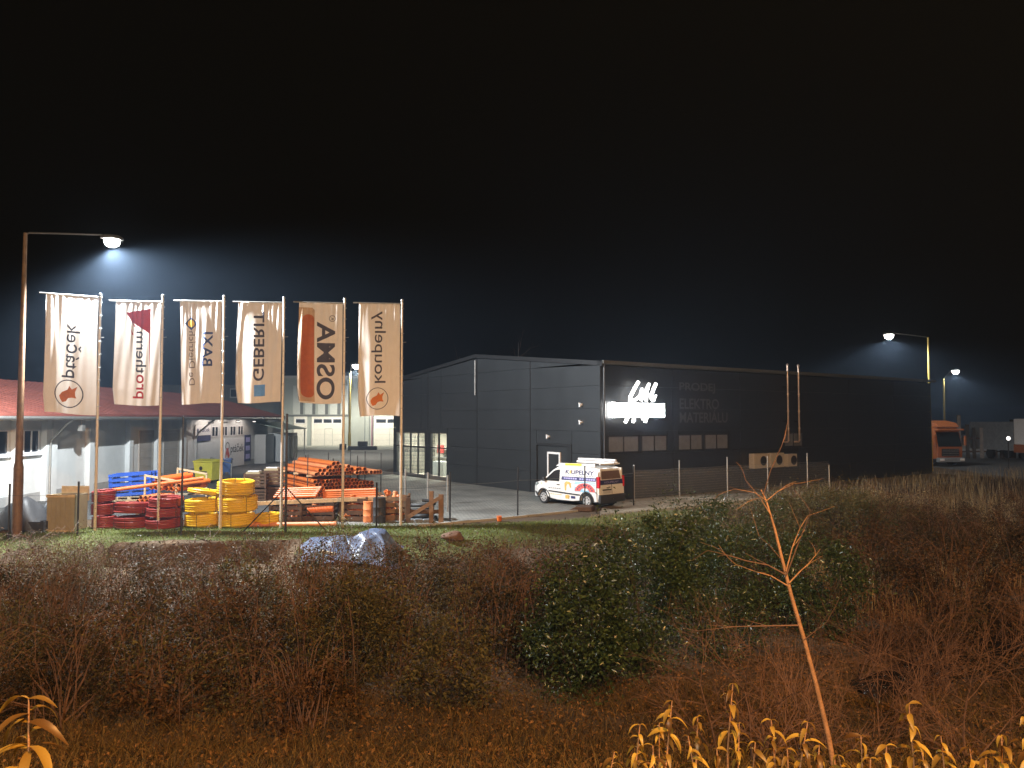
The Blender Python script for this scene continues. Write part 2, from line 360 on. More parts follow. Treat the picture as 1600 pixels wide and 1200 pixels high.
# ------------------------------------------------------------------ dark hall
C0 = Vector((4.2, 36.6, 0)); DW = Vector((.814, .581, 0)).normalized(); DG = Vector((-DW.y, DW.x, 0))
LW, WG, HE, HR = 31.7, 21.6, 6.55, 7.55
t = empty('dark_hall', 'large anthracite metal clad hall with low pitched roof and glazed entrance brightened by added room lamps', 'building', C0, math.atan2(DW.y, DW.x))
hall = t   # local: +x along the side wall, +y along the gable
def top_g(y): return HE + (HR - HE) * (1 - abs(y - WG / 2) / (WG / 2))
MB().prism([(.12, .12, 0), (.12, WG - .12, 0), (.12, WG - .12, HE - .2), (.12, WG / 2, HR - .2), (.12, .12, HE - .2)], (.1, 0, 0)).build('inner_wall', M['dark'], t)
MB().box(.1, LW - .12, .12, .22, 0, HE - .1).box(LW - .22, LW - .12, .22, WG - .2, 0, HE).box(.25, LW - .3, WG - .3, WG - .2, 0, HE - .1).build('rear_wall', M['dark'], t)
rf = MB().prism([(-.12, -.25, HE - .06), (-.12, WG / 2, HR - .0), (-.12, WG / 2, HR + .14), (-.12, -.25, HE + .08)], (LW + .24, 0, 0))
rf.prism([(-.12, WG + .25, HE - .06), (-.12, WG / 2, HR - .0), (-.12, WG / 2, HR + .14), (-.12, WG + .25, HE + .08)], (LW + .24, 0, 0))
roof = rf.build('roof', M['hall_d'], t)
MB().box(-.16, -.125, -.3, .0, HE - .14, HE + .1).prism([(-.16, -.27, HE - .12), (-.16, WG / 2, HR - .04), (-.16, WG / 2, HR + .17), (-.16, -.27, HE + .1)], (.03, 0, 0)).prism([(-.16, WG + .27, HE - .12), (-.16, WG / 2 + .001, HR - .04), (-.16, WG / 2 + .001, HR + .17), (-.16, WG + .27, HE + .1)], (.03, 0, 0)).build('verge_trim', M['dark'], roof)
MB().box(-.1, LW + .1, -.36, -.26, HE - .02, HE + .13).build('gutter', M['hall_d'], roof)
# gable panels (rows of ~1.1 m, joints at the verticals seen in the photo), leaving the openings free
rowh = 1.10; g = .012
ycuts = [0, 7.05 * .79, 10.8, 15.0, 17.6, WG]
openings = [(14.2, 16.4, 0, 3.05), (17.0, 21.2, 0, 3.05), (2.1, 5.0, 0, 2.62)]
def panel_strips(y0, y1, z0, z1, ops):
    # split a panel rect around openings into plain rects
    rects = [(y0, y1, z0, z1)]
    for (a, b, c, d) in ops:
        out = []
        for (p, q, r_, s_) in rects:
            if b <= p or a >= q or d <= r_ or c >= s_: out.append((p, q, r_, s_)); continue
            if p < a: out.append((p, a, r_, s_))
            if q > b: out.append((b, q, r_, s_))
            if s_ > d: out.append((max(p, a), min(q, b), d, s_))
            if r_ < c: out.append((max(p, a), min(q, b), r_, c))
        rects = out
    return rects
for i in range(len(ycuts) - 1):
    for k in range(7):
        for (p, q, z0, z1) in panel_strips(ycuts[i], ycuts[i + 1], k * rowh, (k + 1) * rowh, openings):
            p2_, q2_ = p + g, q - g; za, zb = z0 + g / 2, z1 - g / 2
            ta, tb = top_g(p2_) - .08, top_g(q2_) - .08
            if max(ta, tb) <= za + .05: continue
            ta, tb = max(ta, za + .004), max(tb, za + .004)
            pts = [(0, p2_, za), (0, q2_, za), (0, q2_, min(zb, tb))]
            if p2_ < WG / 2 < q2_: pts.append((0, WG / 2, min(zb, HR - .08)))
            pts.append((0, p2_, min(zb, ta)))
            MB().prism(pts, (.12, 0, 0)).build('wall_panel', M['anthracite'], t)
for y in (ycuts[1], 10.8, 15.0 + 1.7):
    MB().box(-.025, 0, y - .05, y + .05, 0, top_g(y) - .1).build('joint_strip', M['dark'], t)
# side wall panels
wins = [(.5, 2.6, 2.25, 3.1), (2.75, 4.6, 2.25, 3.1), (5.4, 7.3, 2.25, 3.1), (7.45, 9.4, 2.25, 3.1), (14.4, 16.2, 2.25, 3.1)]
xc = [0, 5.0, 10.4, 15.8, 21.2, 26.6, LW]
for i in range(6):
    for k in range(6):
        for (p, q, z0, z1) in panel_strips(xc[i], xc[i + 1], k * rowh, (k + 1) * rowh if k < 5 else HE - .08, wins):
            MB().box(p + g, q - g, 0, .118, z0 + g / 2, z1 - g / 2).build('wall_panel', M['anthracite'], t)
for (a, b, c, d) in wins:
    f = MB().box(a + .0, b, .02, .1, c, c + .06).box(a, b, .02, .1, d - .06, d).box(a, a + .06, .02, .1, c + .06, d - .06).box(b - .06, b, .02, .1, c + .06, d - .06).box((a + b) / 2 - .03, (a + b) / 2 + .03, .02, .1, c + .06, d - .06).build('window', M['dark'], t)
    for (p, q) in ((a + .06, (a + b) / 2 - .03), ((a + b) / 2 + .03, b - .06)):
        MB().box(p, q, .05, .07, c + .06, d - .06).build('pane', mat('window_blind', (.16, .17, .19), .3, 0, .15, 3), f)
MB().tube([(.18, -.1, HE - .05), (.18, -.1, .2)], .06, 10).build('downpipe', M['dark'], t, True)
MB().tube([(-.14, 10.8, HR - .2), (-.14, 10.8, 5.3)], .035, 8).build('conduit', M['grey_wall'], t, True)
# glazed entrance: frames, panes, added lit room standing in for the glass reflection
for (a, b, c, d) in openings[:2]:
    n = 2 if b - a < 3 else 4
    f = MB().box(.0, .1, a, a + .09, c, d).box(.0, .1, b - .09, b, c, d).box(0, .1, a + .09, b - .09, d - .09, d).box(0, .1, a + .09, b - .09, c, c + .25).box(.0, .1, a + .09, b - .09, 2.0, 2.1)
    for k in range(1, n): yy = a + (b - a) * k / n; f.box(.003, .097, yy - .05, yy + .05, c + .25, d - .09)
    fo = f.build('window', M['dark'], t)
    for k in range(n):
        p, q = a + (b - a) * k / n + .06, a + (b - a) * (k + 1) / n - .06
        for (z0, z1) in ((.27, 1.98), (2.12, d - .11)):
            MB().box(.045, .055, p, q, z0, z1).build('pane', M['glass'], fo)
# room added behind the glazing (opening cut: inner wall is rebuilt around it)
bpy.data.objects.remove(next(o for o in hall.children if o.name.startswith('inner_wall')))
iw = MB()
for (p, q, z0, z1) in panel_strips(.12, WG - .12, 0, HE - .25, openings[:2]): iw.box(.125, .22, p, q, z0, z1)
iw.build('inner_wall', M['dark'], hall)
rm = MB().box(3.2, 3.3, 13.4, 21.35, 0, 3.3).box(.25, 3.2, 13.4, 13.5, 0, 3.3).box(.25, 3.2, 21.3, 21.35, 0, 3.3).box(.25, 3.2, 13.5, 21.3, 3.2, 3.3).box(.25, 3.2, 13.5, 21.3, 0.005, .05)
rm.build('added_room_shell', M['room'], hall)
sh = MB()
for k in range(3): sh.box(2.8, 3.18, 17.2, 21.0, .55 + .6 * k, .6 + .6 * k)
sh.box(2.8, 3.18, 14.0, 16.2, .9, .95).box(2.8, 3.18, 14.0, 16.2, 1.6, 1.65); sh.build('display_shelf', M['grey_wall'], hall)
MB().box(2.7, 2.78, 19.3, 20.1, 1.5, 2.05).build('display_panel', M['red'], hall)
MB().box(1.6, 2.4, 17.4, 19.0, .05, 1.0).build('counter', M['white_wall'], hall)
for (y0, en) in ((15.3, 60), (18.2, 70), (20.2, 70)):
    MB().box(1.0, 1.6, y0 - .15, y0 + .15, 3.13, 3.195).build('added_ceiling_light', glow('added_ceiling_glow', (1, .95, .82), 5), hall)
    d = bpy.data.lights.new('added_room_lamp', 'AREA'); d.energy = en * 3.5; d.size = .5; d.color = (1, .93, .78)  # lamps added so the panes look bright, in place of a reflection
    o = bpy.data.objects.new('added_room_lamp', d); COL.objects.link(o); o.parent = hall; o.location = (1.3, y0, 3.1)
# steel door in recess
a, b, c, d = openings[2]
MB().box(.09, .119, a, b, 0, d).build('door_reveal', M['anthracite'], hall)
MB().box(-.03, .085, a, a + .35, 0, d).box(-.03, .085, a + .35, b, d - .1, d).build('door_canopy', M['dark'], hall)
dr = MB().box(.0, .08, 3.05, 3.15, 0, 2.2).box(.0, .08, 4.0, 4.1, 0, 2.2).box(.0, .08, 3.15, 4.0, 2.1, 2.2).build('door', M['white'], hall)
MB().box(.03, .06, 3.15, 4.0, .02, 2.1).build('door_leaf', M['anthracite'], dr)
MB().box(-.02, .03, 3.22, 3.28, 1.0, 1.12).build('handle', M['galv'], dr)
# wall fittings
def fitting(y, z, label, name, cat):
    o = MB().box(-.12, -.003, y - .05, y + .05, z - .05, z + .05).box(-.2, -.12, y - .04, y + .04, z - .12, z + .02).box(-.13, -.05, y + .08, y + .14, z + .0, z + .1)
    wpos = hall.matrix_basis
    ob = o.build(name, M['white'], None, bevel=.01); ob.matrix_world = Matrix.Translation(hall.location) @ Matrix.Rotation(hall.rotation_euler.z, 4, 'Z')
    return tag(ob, label, cat)
fitting(3.9, 3.0, 'white wall spotlight pair mounted above the dark hall door', 'wall_spotlight', 'light')
fitting(1.3, 4.6, 'upper small white camera on the anthracite wall near the corner', 'wall_camera', 'camera')
fitting(1.3, 3.75, 'lower small white sensor box on the anthracite wall near the corner', 'wall_sensor', 'sensor')

# ------------------------------------------------------------------ text
def text_geo(s, size, bold=0.0, shear=0.0, spacing=1.0):
    c = bpy.data.curves.new('txt', 'FONT'); c.body = s; c.size = size; c.offset = bold; c.shear = shear; c.space_character = spacing
    o = bpy.data.objects.new('txt', c); COL.objects.link(o)
    dg = bpy.context.evaluated_depsgraph_get(); me = bpy.data.meshes.new_from_object(o.evaluated_get(dg))
    bm = bmesh.new(); bm.from_mesh(me); bmesh.ops.triangulate(bm, faces=bm.faces)
    bpy.data.objects.remove(o); bpy.data.curves.remove(c); bpy.data.meshes.remove(me)
    return bm
def bm_slice(bm, step, axis=0):
    xs = [v.co[axis] for v in bm.verts]
    a = min(xs); n = Vector((1, 0, 0)) if axis == 0 else Vector((0, 1, 0))
    while a < max(xs):
        a += step
        bmesh.ops.bisect_plane(bm, geom=list(bm.verts) + list(bm.edges) + list(bm.faces), plane_co=n * a, plane_no=n)
def bm_obj(bm, name, m, parent=None, fn=None):
    if fn:
        for v in bm.verts: v.co = fn(v.co)
    me = bpy.data.meshes.new(name); bm.to_mesh(me); bm.free(); o = bpy.data.objects.new(name, me); COL.objects.link(o); me.materials.append(m)
    if parent: o.parent = parent
    return o
def fit(bm, x0, x1, y0, y1):
    xs = [v.co.x for v in bm.verts]; ys = [v.co.y for v in bm.verts]
    a, b, c, d = min(xs), max(xs), min(ys), max(ys)
    for v in bm.verts: v.co.x = x0 + (v.co.x - a) / (b - a) * (x1 - x0); v.co.y = y0 + (v.co.y - c) / (d - c) * (y1 - y0)

# ------------------------------------------------------------------ lit sign and wall lettering on the side wall
Rw = Matrix.Translation(C0) @ Matrix.Rotation(math.atan2(DW.y, DW.x), 4, 'Z')
sg = empty('illuminated_sign', 'glowing white script sign with bar on the dark hall side wall', 'sign', Rw @ Vector((2.4, -.02, 3.9)), hall.rotation_euler.z)
MB().box(-1.6, 1.75, -.22, -.0, .05, .80).build('sign_box', M['dark'], sg)
MB().box(-1.56, 1.71, -.235, -.222, .09, .76).build('sign_face', M['sign'], sg)
MB().box(-1.68, -1.63, -.22, 0, .07, .79).build('sign_side', M['sign'], sg)
def stroke(pts, r):
    MB().tube([(p[0], -.30, p[1]) for p in pts], r, 10).build('letter_stroke', M['stroke'], sg, True)
def sx(px): return -1.6 + (px - 957) * (3.35 / 77)
def sz(py): return (652 - py) * .0316 + .05
for pts, r in [([(990, 596), (984, 606), (977, 620), (976, 626), (984, 625)], .13), ([(984, 625), (992, 618), (995, 606), (994, 625)], .10),
               ([(994, 625), (1000, 612), (1006, 600), (1007, 598), (1003, 612), (1002, 626)], .11), ([(1003, 612), (1008, 618), (1012, 625)], .09),
               ([(1018, 598), (1014, 606), (1010, 618), (1017, 617), (1013, 625)], .13),
               ([(974, 649), (971, 656), (969, 659)], .12), ([(983, 649), (982, 656), (981, 659)], .12), ([(1004, 648), (1001, 655), (1000, 659)], .13), ([(994, 648), (996, 655)], .07)]:
    stroke([(sx(a), sz(b)) for a, b in pts], r * .66)
d = bpy.data.lights.new('sign_glow', 'AREA'); d.shape = 'RECTANGLE'; d.size = 3.2; d.size_y = 1.6; d.energy = 14; d.color = (.85, .92, 1)
o = bpy.data.objects.new('sign_glow', d); COL.objects.link(o); o.parent = sg; o.location = (0, -.5, .7); o.rotation_euler = (R(90), 0, 0)
m_let = mat('grey_wall_lettering', (.085, .085, .09), .5, 0, .1, 2)
for i, (txt, z, x1, lab) in enumerate([('PRODEJ', 5.25, 8.3, 'grey wall lettering PRODEJ, top line beside the lit sign'), ('ELEKTRO', 4.42, 8.6, 'grey wall lettering ELEKTRO, middle line beside the lit sign'), ('MATERIÁLU', 3.7, 9.3, 'grey wall lettering MATERIÁLU, bottom line beside the lit sign')]):
    bm = text_geo(txt, .7, .012); fit(bm, 5.5, x1, z, z + (.55 if i < 2 else .68))
    o = bm_obj(bm, 'wall_lettering', m_let, None, lambda c: Rw @ Vector((c.x, -.008, c.y)))
    tag(o, lab, 'lettering')
# flue pipes, air conditioners on the side wall
for i, (px, lab) in enumerate([(1223, 'slender jointed flue pipe on the dark wall, the one nearer the lit sign'), (1240, 'slender jointed flue pipe on the dark wall, the one farther from the lit sign')]):
    u = (px - 800) / 1200; s = (u * 36.6 - 4.2) / (.814 - .581 * u)
    t = empty('flue_pipe', lab, 'pipe', Rw @ Vector((s, -.35, 0)), hall.rotation_euler.z, 'flue pipes on the hall wall')
    MB().tube([(0, .34, 2.55), (0, .06, 2.56), (0, .0, 2.64), (0, 0, 7.0)], .055, 10).build('pipe', M['copper'], t, True)
    for z in (3.3, 4.3, 5.3, 6.3): MB().tube([(0, 0, z), (0, 0, z + .09)], .072, 10).build('joint_collar', M['copper'], t, True)
    MB().box(-.02, .02, .0, .34, 3.75, 3.79).box(-.02, .02, 0, .34, 5.75, 5.79).build('bracket', M['black'], t)
    MB().lathe([(.08, 7.0), (.1, 7.03), (.02, 7.12), (.001, 7.12)], 10).build('rain_cap', M['copper'], t)
for i, (pa, pb, lab) in enumerate([(1166, 1190, 'beige wall air conditioner nearest the hall windows'), (1192, 1214, 'beige wall air conditioner in the middle of the row'), (1219, 1234, 'small beige wall air conditioner at the far end of the row')]):
    def sw(px): u = (px - 800) / 1200; return (u * 36.6 - 4.2) / (.814 - .581 * u)
    a, b = sw(pa) , sw(pb)
    t = empty('air_conditioner', lab, 'air conditioner', Rw @ Vector(((a + b) / 2, -.25, 1.15)), hall.rotation_euler.z, 'air conditioners on the hall wall')
    w_ = (b - a) / 2 - .03; h_ = .82 - .1 * (i == 2)
    MB().box(-w_, w_, -.2, .16, .0, h_).build('casing', M['ac'], t, bevel=.02)
    f = MB().lathe([(.27, 0), (.27, .02), (.24, .03), (.05, .03), (.001, .03)], 20, Matrix.Translation((w_ * .25, -.2, h_ / 2)) @ Matrix.Rotation(R(90), 4, 'X')).build('fan_grille', M['plastic_d'], t)
    MB().box(-w_, -w_ + .05, -.2, .245, -.08, -.003).box(w_ - .05, w_, -.2, .245, -.08, -.003).build('bracket', M['black'], t)

# ------------------------------------------------------------------ white building with the red roof (left)
XW, XE, Y0, Y1, ZE = -22.4, -20.95, 24.0, 70.5, 4.05
t = empty('white_workshop', 'long white rendered workshop with red sheet roof, pilasters and deep eaves', 'building', (XW, 45, 0)); wb = t
oy = -45
MB().box(-11, -.0, Y0 + oy, Y1 + oy, 0, ZE - .12).build('wall', M['white_wall'], t)
MB().box(0, .04, Y0 + oy, Y1 + oy, 0, .45).build('plinth', M['grey_wall'], t)
ex = XE - XW
rf = MB().prism([(ex + .03, Y0 + oy - .5, ZE - .05), (-5.8, Y0 + oy - .5, 5.95), (-5.8, Y0 + oy - .5, 6.08), (ex + .03, Y0 + oy - .5, ZE + .08)], (0, Y1 - Y0 + .9, 0))
rf.prism([(-12.5, Y0 + oy - .5, ZE - .05), (-5.801, Y0 + oy - .5, 5.95), (-5.801, Y0 + oy - .5, 6.08), (-12.5, Y0 + oy - .5, ZE + .08)], (0, Y1 - Y0 + .9, 0))
ro = rf.build('roof', M['roof'], t)
nrib = 0
sl = Vector((-5.8 - ex, 0, 6.08 - ZE - .08))
for k in range(80):
    y = Y0 + oy - .3 + k * .6
    if y > Y1 + oy + .2: break
    MB().bar(Vector((ex + .02, y, ZE + .095)), Vector((-5.8, y, 6.095)), .05, .03).build('seam', M['roof'], ro)
MB().box(0, ex, Y0 + oy - .45, Y1 + oy + .3, ZE - .16, ZE - .06).build('soffit', M['soffit'], t)
MB().box(ex + .005, ex + .03, Y0 + oy - .5, Y1 + oy + .4, ZE - .22, ZE - .02).build('fascia', M['white_wall'], t)
g_ = MB().tube([(ex + .10, Y0 + oy - .5, ZE - .1), (ex + .10, Y1 + oy + .4, ZE - .1)], .07, 8).build('gutter', M['galv'], ro, True)
def yw(px): return XW / ((px - 800) / 1200)
for px in (23, 70, 79, 138, 200, 243, 284):
    y = yw(px) + oy
    MB().box(0, .28, y - .22, y + .22, 0, ZE - .17).build('pilaster', M['white_wall'], t, bevel=.015)
for (pa, pb) in ((-20, 14), (37, 62)):
    a, b = yw(pa) + oy, yw(pb) + oy
    f = MB().box(-.02, .05, a, b, 2.3, 2.36).box(-.02, .05, a, b, 3.34, 3.4).box(-.02, .05, a, a + .07, 2.36, 3.34).box(-.02, .05, b - .07, b, 2.36, 3.34).box(-.02, .05, (a + b) / 2 - .04, (a + b) / 2 + .04, 2.36, 3.34).build('window', M['white'], t)
    MB().box(.003, .02, a + .07, (a + b) / 2 - .04, 2.36, 3.34).build('pane', M['dglass'], f); MB().box(.003, .02, (a + b) / 2 + .04, b - .07, 2.36, 3.34).build('pane', M['dglass'], f)
    MB().box(0, .16, a - .1, b + .1, 2.2, 2.28).build('sill', M['white'], f)
for (pa, pb, h_) in ((218, 240, 3.2), (256, 280, 3.2)):
    a, b = yw(pa) + oy, yw(pb) + oy
    dd = MB().box(.0, .07, a, a + .15, 0, h_).box(0, .07, b - .15, b, 0, h_).box(0, .07, a + .15, b - .15, h_ - .2, h_).build('door', M['soffit'], t)
    for k in range(6): MB().box(.01, .045, a + .15, b - .15, .01 + k * (h_ - .2) / 6, (k + 1) * (h_ - .2) / 6 - .01).build('door_slat', M['soffit'], dd)
for px in (330, 352, 372): y = yw(px) + oy; MB().box(.002, .03, y - .5, y + .5, 3.55, 3.7).build('wall_vent', M['hall_d'], t)
for px in (336, 351, 364, 376):
    y = yw(px) + oy
    f = MB().box(.002, .05, y - .65, y + .65, 2.55, 2.62).box(.002, .05, y - .65, y + .65, 3.28, 3.35).box(.002, .05, y - .65, y - .55, 2.62, 3.28).box(.002, .05, y + .55, y + .65, 2.62, 3.28).box(.002, .05, y - .05, y + .05, 2.62, 3.28).build('window', M['white'], t)
    MB().box(.004, .02, y - .55, y - .05, 2.62, 3.28).build('pane', M['dglass'], f); MB().box(.004, .02, y + .05, y + .55, 2.62, 3.28).build('pane', M['dglass'], f)
y = yw(70) + oy
MB().tube([(ex - .0, y, ZE - .15), (ex - .3, y, ZE - .35), (.36, y, ZE - 1.2), (.34, y, ZE - 1.6), (.34, y, .1)], .06, 8).build('downpipe', M['galv'], t, True)
y = yw(305) + oy
MB().tube([(ex, y, ZE - .15), (.3, y, ZE - 1.1), (.12, y, ZE - 1.5), (.12, y, .1)], .06, 8).build('downpipe', M['galv'], t, True)
# floodlight fixture under the eaves
y = yw(90)
tag(MB().box(XE - .35, XE - .12, y - .14, y + .14, ZE - .75, ZE - .45).bar((XE - .23, y, ZE - .45), (XE - .23, y, ZE - .16), .04).build('eaves_floodlight', M['galv']), 'small grey floodlight hung under the red roof eaves', 'light')
# signs on its wall
def wall_sign(pa, pb, z0, z1, label, name='wall_sign'):
    a, b = yw(pa), yw(pb); s = empty(name, label, 'sign', (XW + .05, (a + b) / 2, z0)); W = abs(b - a) / 2
    return s, W, z1 - z0
s, W, H = wall_sign(304, 328, 2.3, 3.45, 'small white and navy sign board above the yellow bin')
MB().box(.0, .05, -W, W, 0, H).build('board', M['white'], s); MB().box(.05, .056, -W, W, 0, H * .36).build('navy_band', M['navy'], s)
bm = text_geo('ptáček', 1, .015); fit(bm, -W * .45, W * .85, H * .5, H * .85); bm_obj(bm, 'lettering', M['navy'], s, lambda c: Vector((.058, c.x, c.y)))
MB().lathe([(.16, 0), (.16, .004), (.001, .004)], 14, Matrix.Translation((.052, -W * .7, H * .66)) @ Matrix.Rotation(R(90), 4, 'Y')).build('emblem', M['navy'], s)
s, W, H = wall_sign(350, 381, .1, 2.35, 'large white banner reading ptáček beside the navy panel', 'wall_banner')
MB().box(.0, .05, -W, W, 0, H).build('board', M['white'], s)
bm = text_geo('ptáček', 1, .012); fit(bm, -W * .42, W * .92, H * .42, H * .80); bm_obj(bm, 'lettering', M['dark'], s, lambda c: Vector((.058, c.x, c.y)))
em = MB()
for k in range(20):
    a0, a1 = 2 * math.pi * k / 20, 2 * math.pi * (k + 1) / 20
    em.poly([(.056, -W * .72 + math.cos(a) * r * 1.0, H * .74 + math.sin(a) * r * .75) for a, r in ((a0, .42), (a1, .42), (a1, .32), (a0, .32))])
em.build('emblem_ring', M['dark'], s)
MB().poly([(.057, -W * .72 + x, H * .62 + z) for x, z in ((-.45, -.75), (-.1, -.35), (.2, -.75), (.5, -.5), (.22, -.05), (.1, .12), (-.15, .12), (-.35, -.2))]).build('emblem_bird', M['pink'], s)
s, W, H = wall_sign(382, 391, .35, 2.55, 'narrow navy sign panel with white patches next to the white banner', 'wall_panel_sign')
MB().box(.0, .05, -W, W, 0, H).build('board', M['navy'], s)
for k in range(3): MB().box(.05, .056, -W * .7, W * .7, .2 + k * .7, .6 + k * .7).build('printed_patch', M['lilac'], s)
# small lamps added under the eaves to brighten the sign wall
for i, px in enumerate((318, 345, 372)):
    y = yw(px); t_ = empty('added_floodlight', 'small added floodlight under the eaves ' + ['above the small navy and white sign', 'above the edge of the white banner', 'above the navy sign panel'][i], 'light', (XE - .1, y, ZE - .36), 0, 'added floodlights above the signs')
    MB().box(-.1, .1, -.13, .13, .0, .1).bar((0, 0, .1), (0, 0, .2), .04).build('housing', M['lamp_head'], t_); MB().box(-.09, .08, -.12, .12, -.02, -.003).build('lens', glow('added_flood_lens', (1, .88, .78), 6), t_)
    lamp_light('added_flood_lamp', (-.02, 0, -.1), 45, (1, .84, .74), t_, 5, R(165), (0, R(38), 0), .08)
# porch with green glass canopy at the far end of the workshop
t = empty('entrance_porch', 'glazed porch with green glass canopy at the far end of the workshop', 'porch', (XW, 66.0, 0))
MB().box(.05, 1.9, 4.3, 7.5, 0, 2.6).build('booth', M['white_wall'], t, bevel=.02)
fr = MB()
for k in range(4): fr.box(1.9, 1.95, 4.4 + k * .8, 5.05 + k * .8, .3, 2.3)
fr.build('booth_window', M['hall'], t)
MB().prism([(.0, .6, 3.55), (2.7, .6, 2.95), (2.7, .6, 3.02), (.0, .6, 3.62)], (0, 7.2, 0)).build('canopy', mat('green_canopy_sheet', (.40, .48, .40), .3, 0, .1, 1), t)
MB().box(.02, 1.0, .9, 3.2, 0, 2.55).build('shed', M['galv'], t, bevel=.02)
for y in (.8, 7.6): MB().tube([(2.55, y, 0), (2.55, y, 2.95)], .05, 8).build('canopy_post', M['galv'], t)
tag(MB().bar((XW + .1, 57, 1.05), (XW + 4.2, 50, 1.0), .05).bar((XW + 4.2, 50, 0), (XW + 4.2, 50, 1.0), .05).bar((XW + 2.2, 53.5, 0), (XW + 2.2, 53.5, 1.02), .05).bar((XW + .1, 57, 0), (XW + .1, 57, 1.05), .05).build('ramp_railing', M['galv']), 'galvanised handrail in front of the white ptáček banner', 'railing')

# ------------------------------------------------------------------ sage green warehouse in the background
t = empty('sage_warehouse', 'sage green clad warehouse with cream sectional doors behind the yard', 'building', (-28, 104, 0)); ox, oyy = 28, -104
def bx(px): return (px - 800) / 1200 * 104
MB().box(bx(444) + ox, bx(660) + ox, .0, 20, 0, 9.4).build('wall', M['hall'], t)
MB().box(bx(200) + ox, bx(443.5) + ox, 2, 20, 0, 8.6).build('side_wing', M['hall_d'], t)
MB().box(bx(443) + ox - .2, bx(660) + ox, -.15, 20.2, 9.4, 9.75).build('parapet', M['galv'], t)
for px in (458, 477, 497, 516, 533): MB().box(bx(px) + ox, bx(px + 11) + ox, -.06, 0, 4.5, 8.4).build('light_panel', mat('pale_panel', (.50, .53, .50), .5, 0, .05, 1), t); MB().box(bx(px + 11.3) + ox, bx(px + 16) + ox, -.05, 0, 4.5, 8.4).build('dark_panel', M['hall_d'], t)
for px in (570, 577, 583): MB().box(bx(px) + ox, bx(px) + .08 + ox, -.06, 0, .3, 9.3).build('cladding_joint', M['hall_d'], t)
MB().box(bx(450) + ox, bx(545) + ox, -.08, -.062, 4.2, 4.45).build('belt_trim', M['hall_d'], t)
for (pa, pb) in ((462, 478), (490, 535), (587, 640)):
    a, b = bx(pa) + ox, bx(pb) + ox
    f = MB().box(a - .2, a, -.15, 0, .3, 4.2).box(b, b + .2, -.15, 0, .3, 4.2).box(a, b, -.15, 0, 4.0, 4.2).build('sectional_door', M['door'], t)
    for k in range(5):
        MB().box(a, b, -.08, -.0, .3 + k * .74, .3 + (k + 1) * .74 - .02).build('door_section', M['door'] if k < 4 else M['white'], f)
    n = max(1, round((b - a) / 1.4))
    for k in range(n): MB().box(a + (b - a) * k / n + .1, a + (b - a) * (k + 1) / n - .1, -.1, -.082, 3.36, 3.86).build('door_pane', M['dglass'], f)
    if b - a > 2:
        c = (a + b) / 2 + .15; MB().box(c - .55, c - .5, -.1, -.082, .3, 2.6).box(c + .5, c + .55, -.1, -.082, .3, 2.6).box(c - .5, c + .5, -.1, -.082, 2.55, 2.6).build('wicket_frame', M['hall'], f)
f = MB().box(bx(351) + ox, bx(363) + ox, 1.9, 2, 6.8, 8.1).build('window', M['galv'], t); MB().box(bx(352.5) + ox, bx(361.5) + ox, 1.86, 1.9, 6.95, 7.95).build('pane', M['dglass'], f)
for px, hh in ((567, 1.3), (575, 1.0)):
    pass
p = gnd(566, 703, .3); jk = MB()
jk.box(p.x - 1.6, p.x + 1.7, p.y - .4, p.y + .3, .3, .75).box(p.x - .5, p.x + .6, p.y - .3, p.y + .2, .75, 1.3).box(p.x - 2.6, p.x - 1.9, p.y - .3, p.y + .3, .3, 1.0)
tag(jk.build('scrap_heap', M['plastic_d'], bevel=.05), 'dark clutter heaped against the sage green wall', 'clutter')
p = at(581, 700, 97)
tag(MB().tube([(p.x, p.y, 0), (p.x, p.y, 7.2)], [.09, .06], 8).build('thin_mast', mat('pink_mast', (.5, .22, .3), .5)), 'thin pinkish mast standing before the sage green wall', 'mast')
# ------------------------------------------------------------------ flags
m_cloth = mat('white_flag_cloth', (.80, .76, .70), .85, 0, .05, 3, .12, 90, transl=.28, spec=.2)
m_pk = mat('dark_grey_flag_print', (.05, .05, .075), .8); m_pr = mat('red_flag_print', (.48, .03, .035), .8); m_po = mat('orange_flag_print', (.50, .15, .03), .8)
m_pn = mat('navy_flag_print', (.02, .04, .14), .8); m_pb = mat('blue_flag_print', (.10, .27, .62), .8); m_py = mat('yellow_flag_print', (.75, .5, .05), .8); m_br = mat('brown_pipe_flag_print', (.36, .09, .02), .7); m_tan = mat('tan_flag_print', (.42, .30, .20), .8)
m_pg = mat('grey_flag_print', (.20, .18, .16), .8)
BIRD = [(-.66, .45), (-.72, .2), (-.5, -.1), (-.05, -.32), (.1, -.62), (.28, -.36), (.68, -.62), (.5, -.18), (.52, .12), (.62, .32), (.3, .28), (.02, .34), (-.2, .62), (-.5, .7)]
FL = [  # pole px, base py, top py, left px, top py, bottom py, what
    (150, 830, 463, 70, 461, 648, 'a'), (249, 829, 465, 176, 471, 633, 'b'), (346, 827, 466, 275, 470, 631, 'c'),
    (441, 825, 468, 369, 472, 629, 'd'), (537, 824, 470, 466, 473, 630, 'e'), (628, 822, 472, 560, 474, 650, 'f')]
FLAB = {'a': 'white flag with ptáček lettering and ringed orange bird', 'b': 'white flag with red triangle and protherm lettering', 'c': 'white flag with BAXI and De Dietrich lettering and a diamond',
        'd': 'white flag with GEBERIT lettering and blue square', 'e': 'white flag with OSMA lettering and orange brown pipe', 'f': 'white flag with koupelny lettering and ringed bird'}
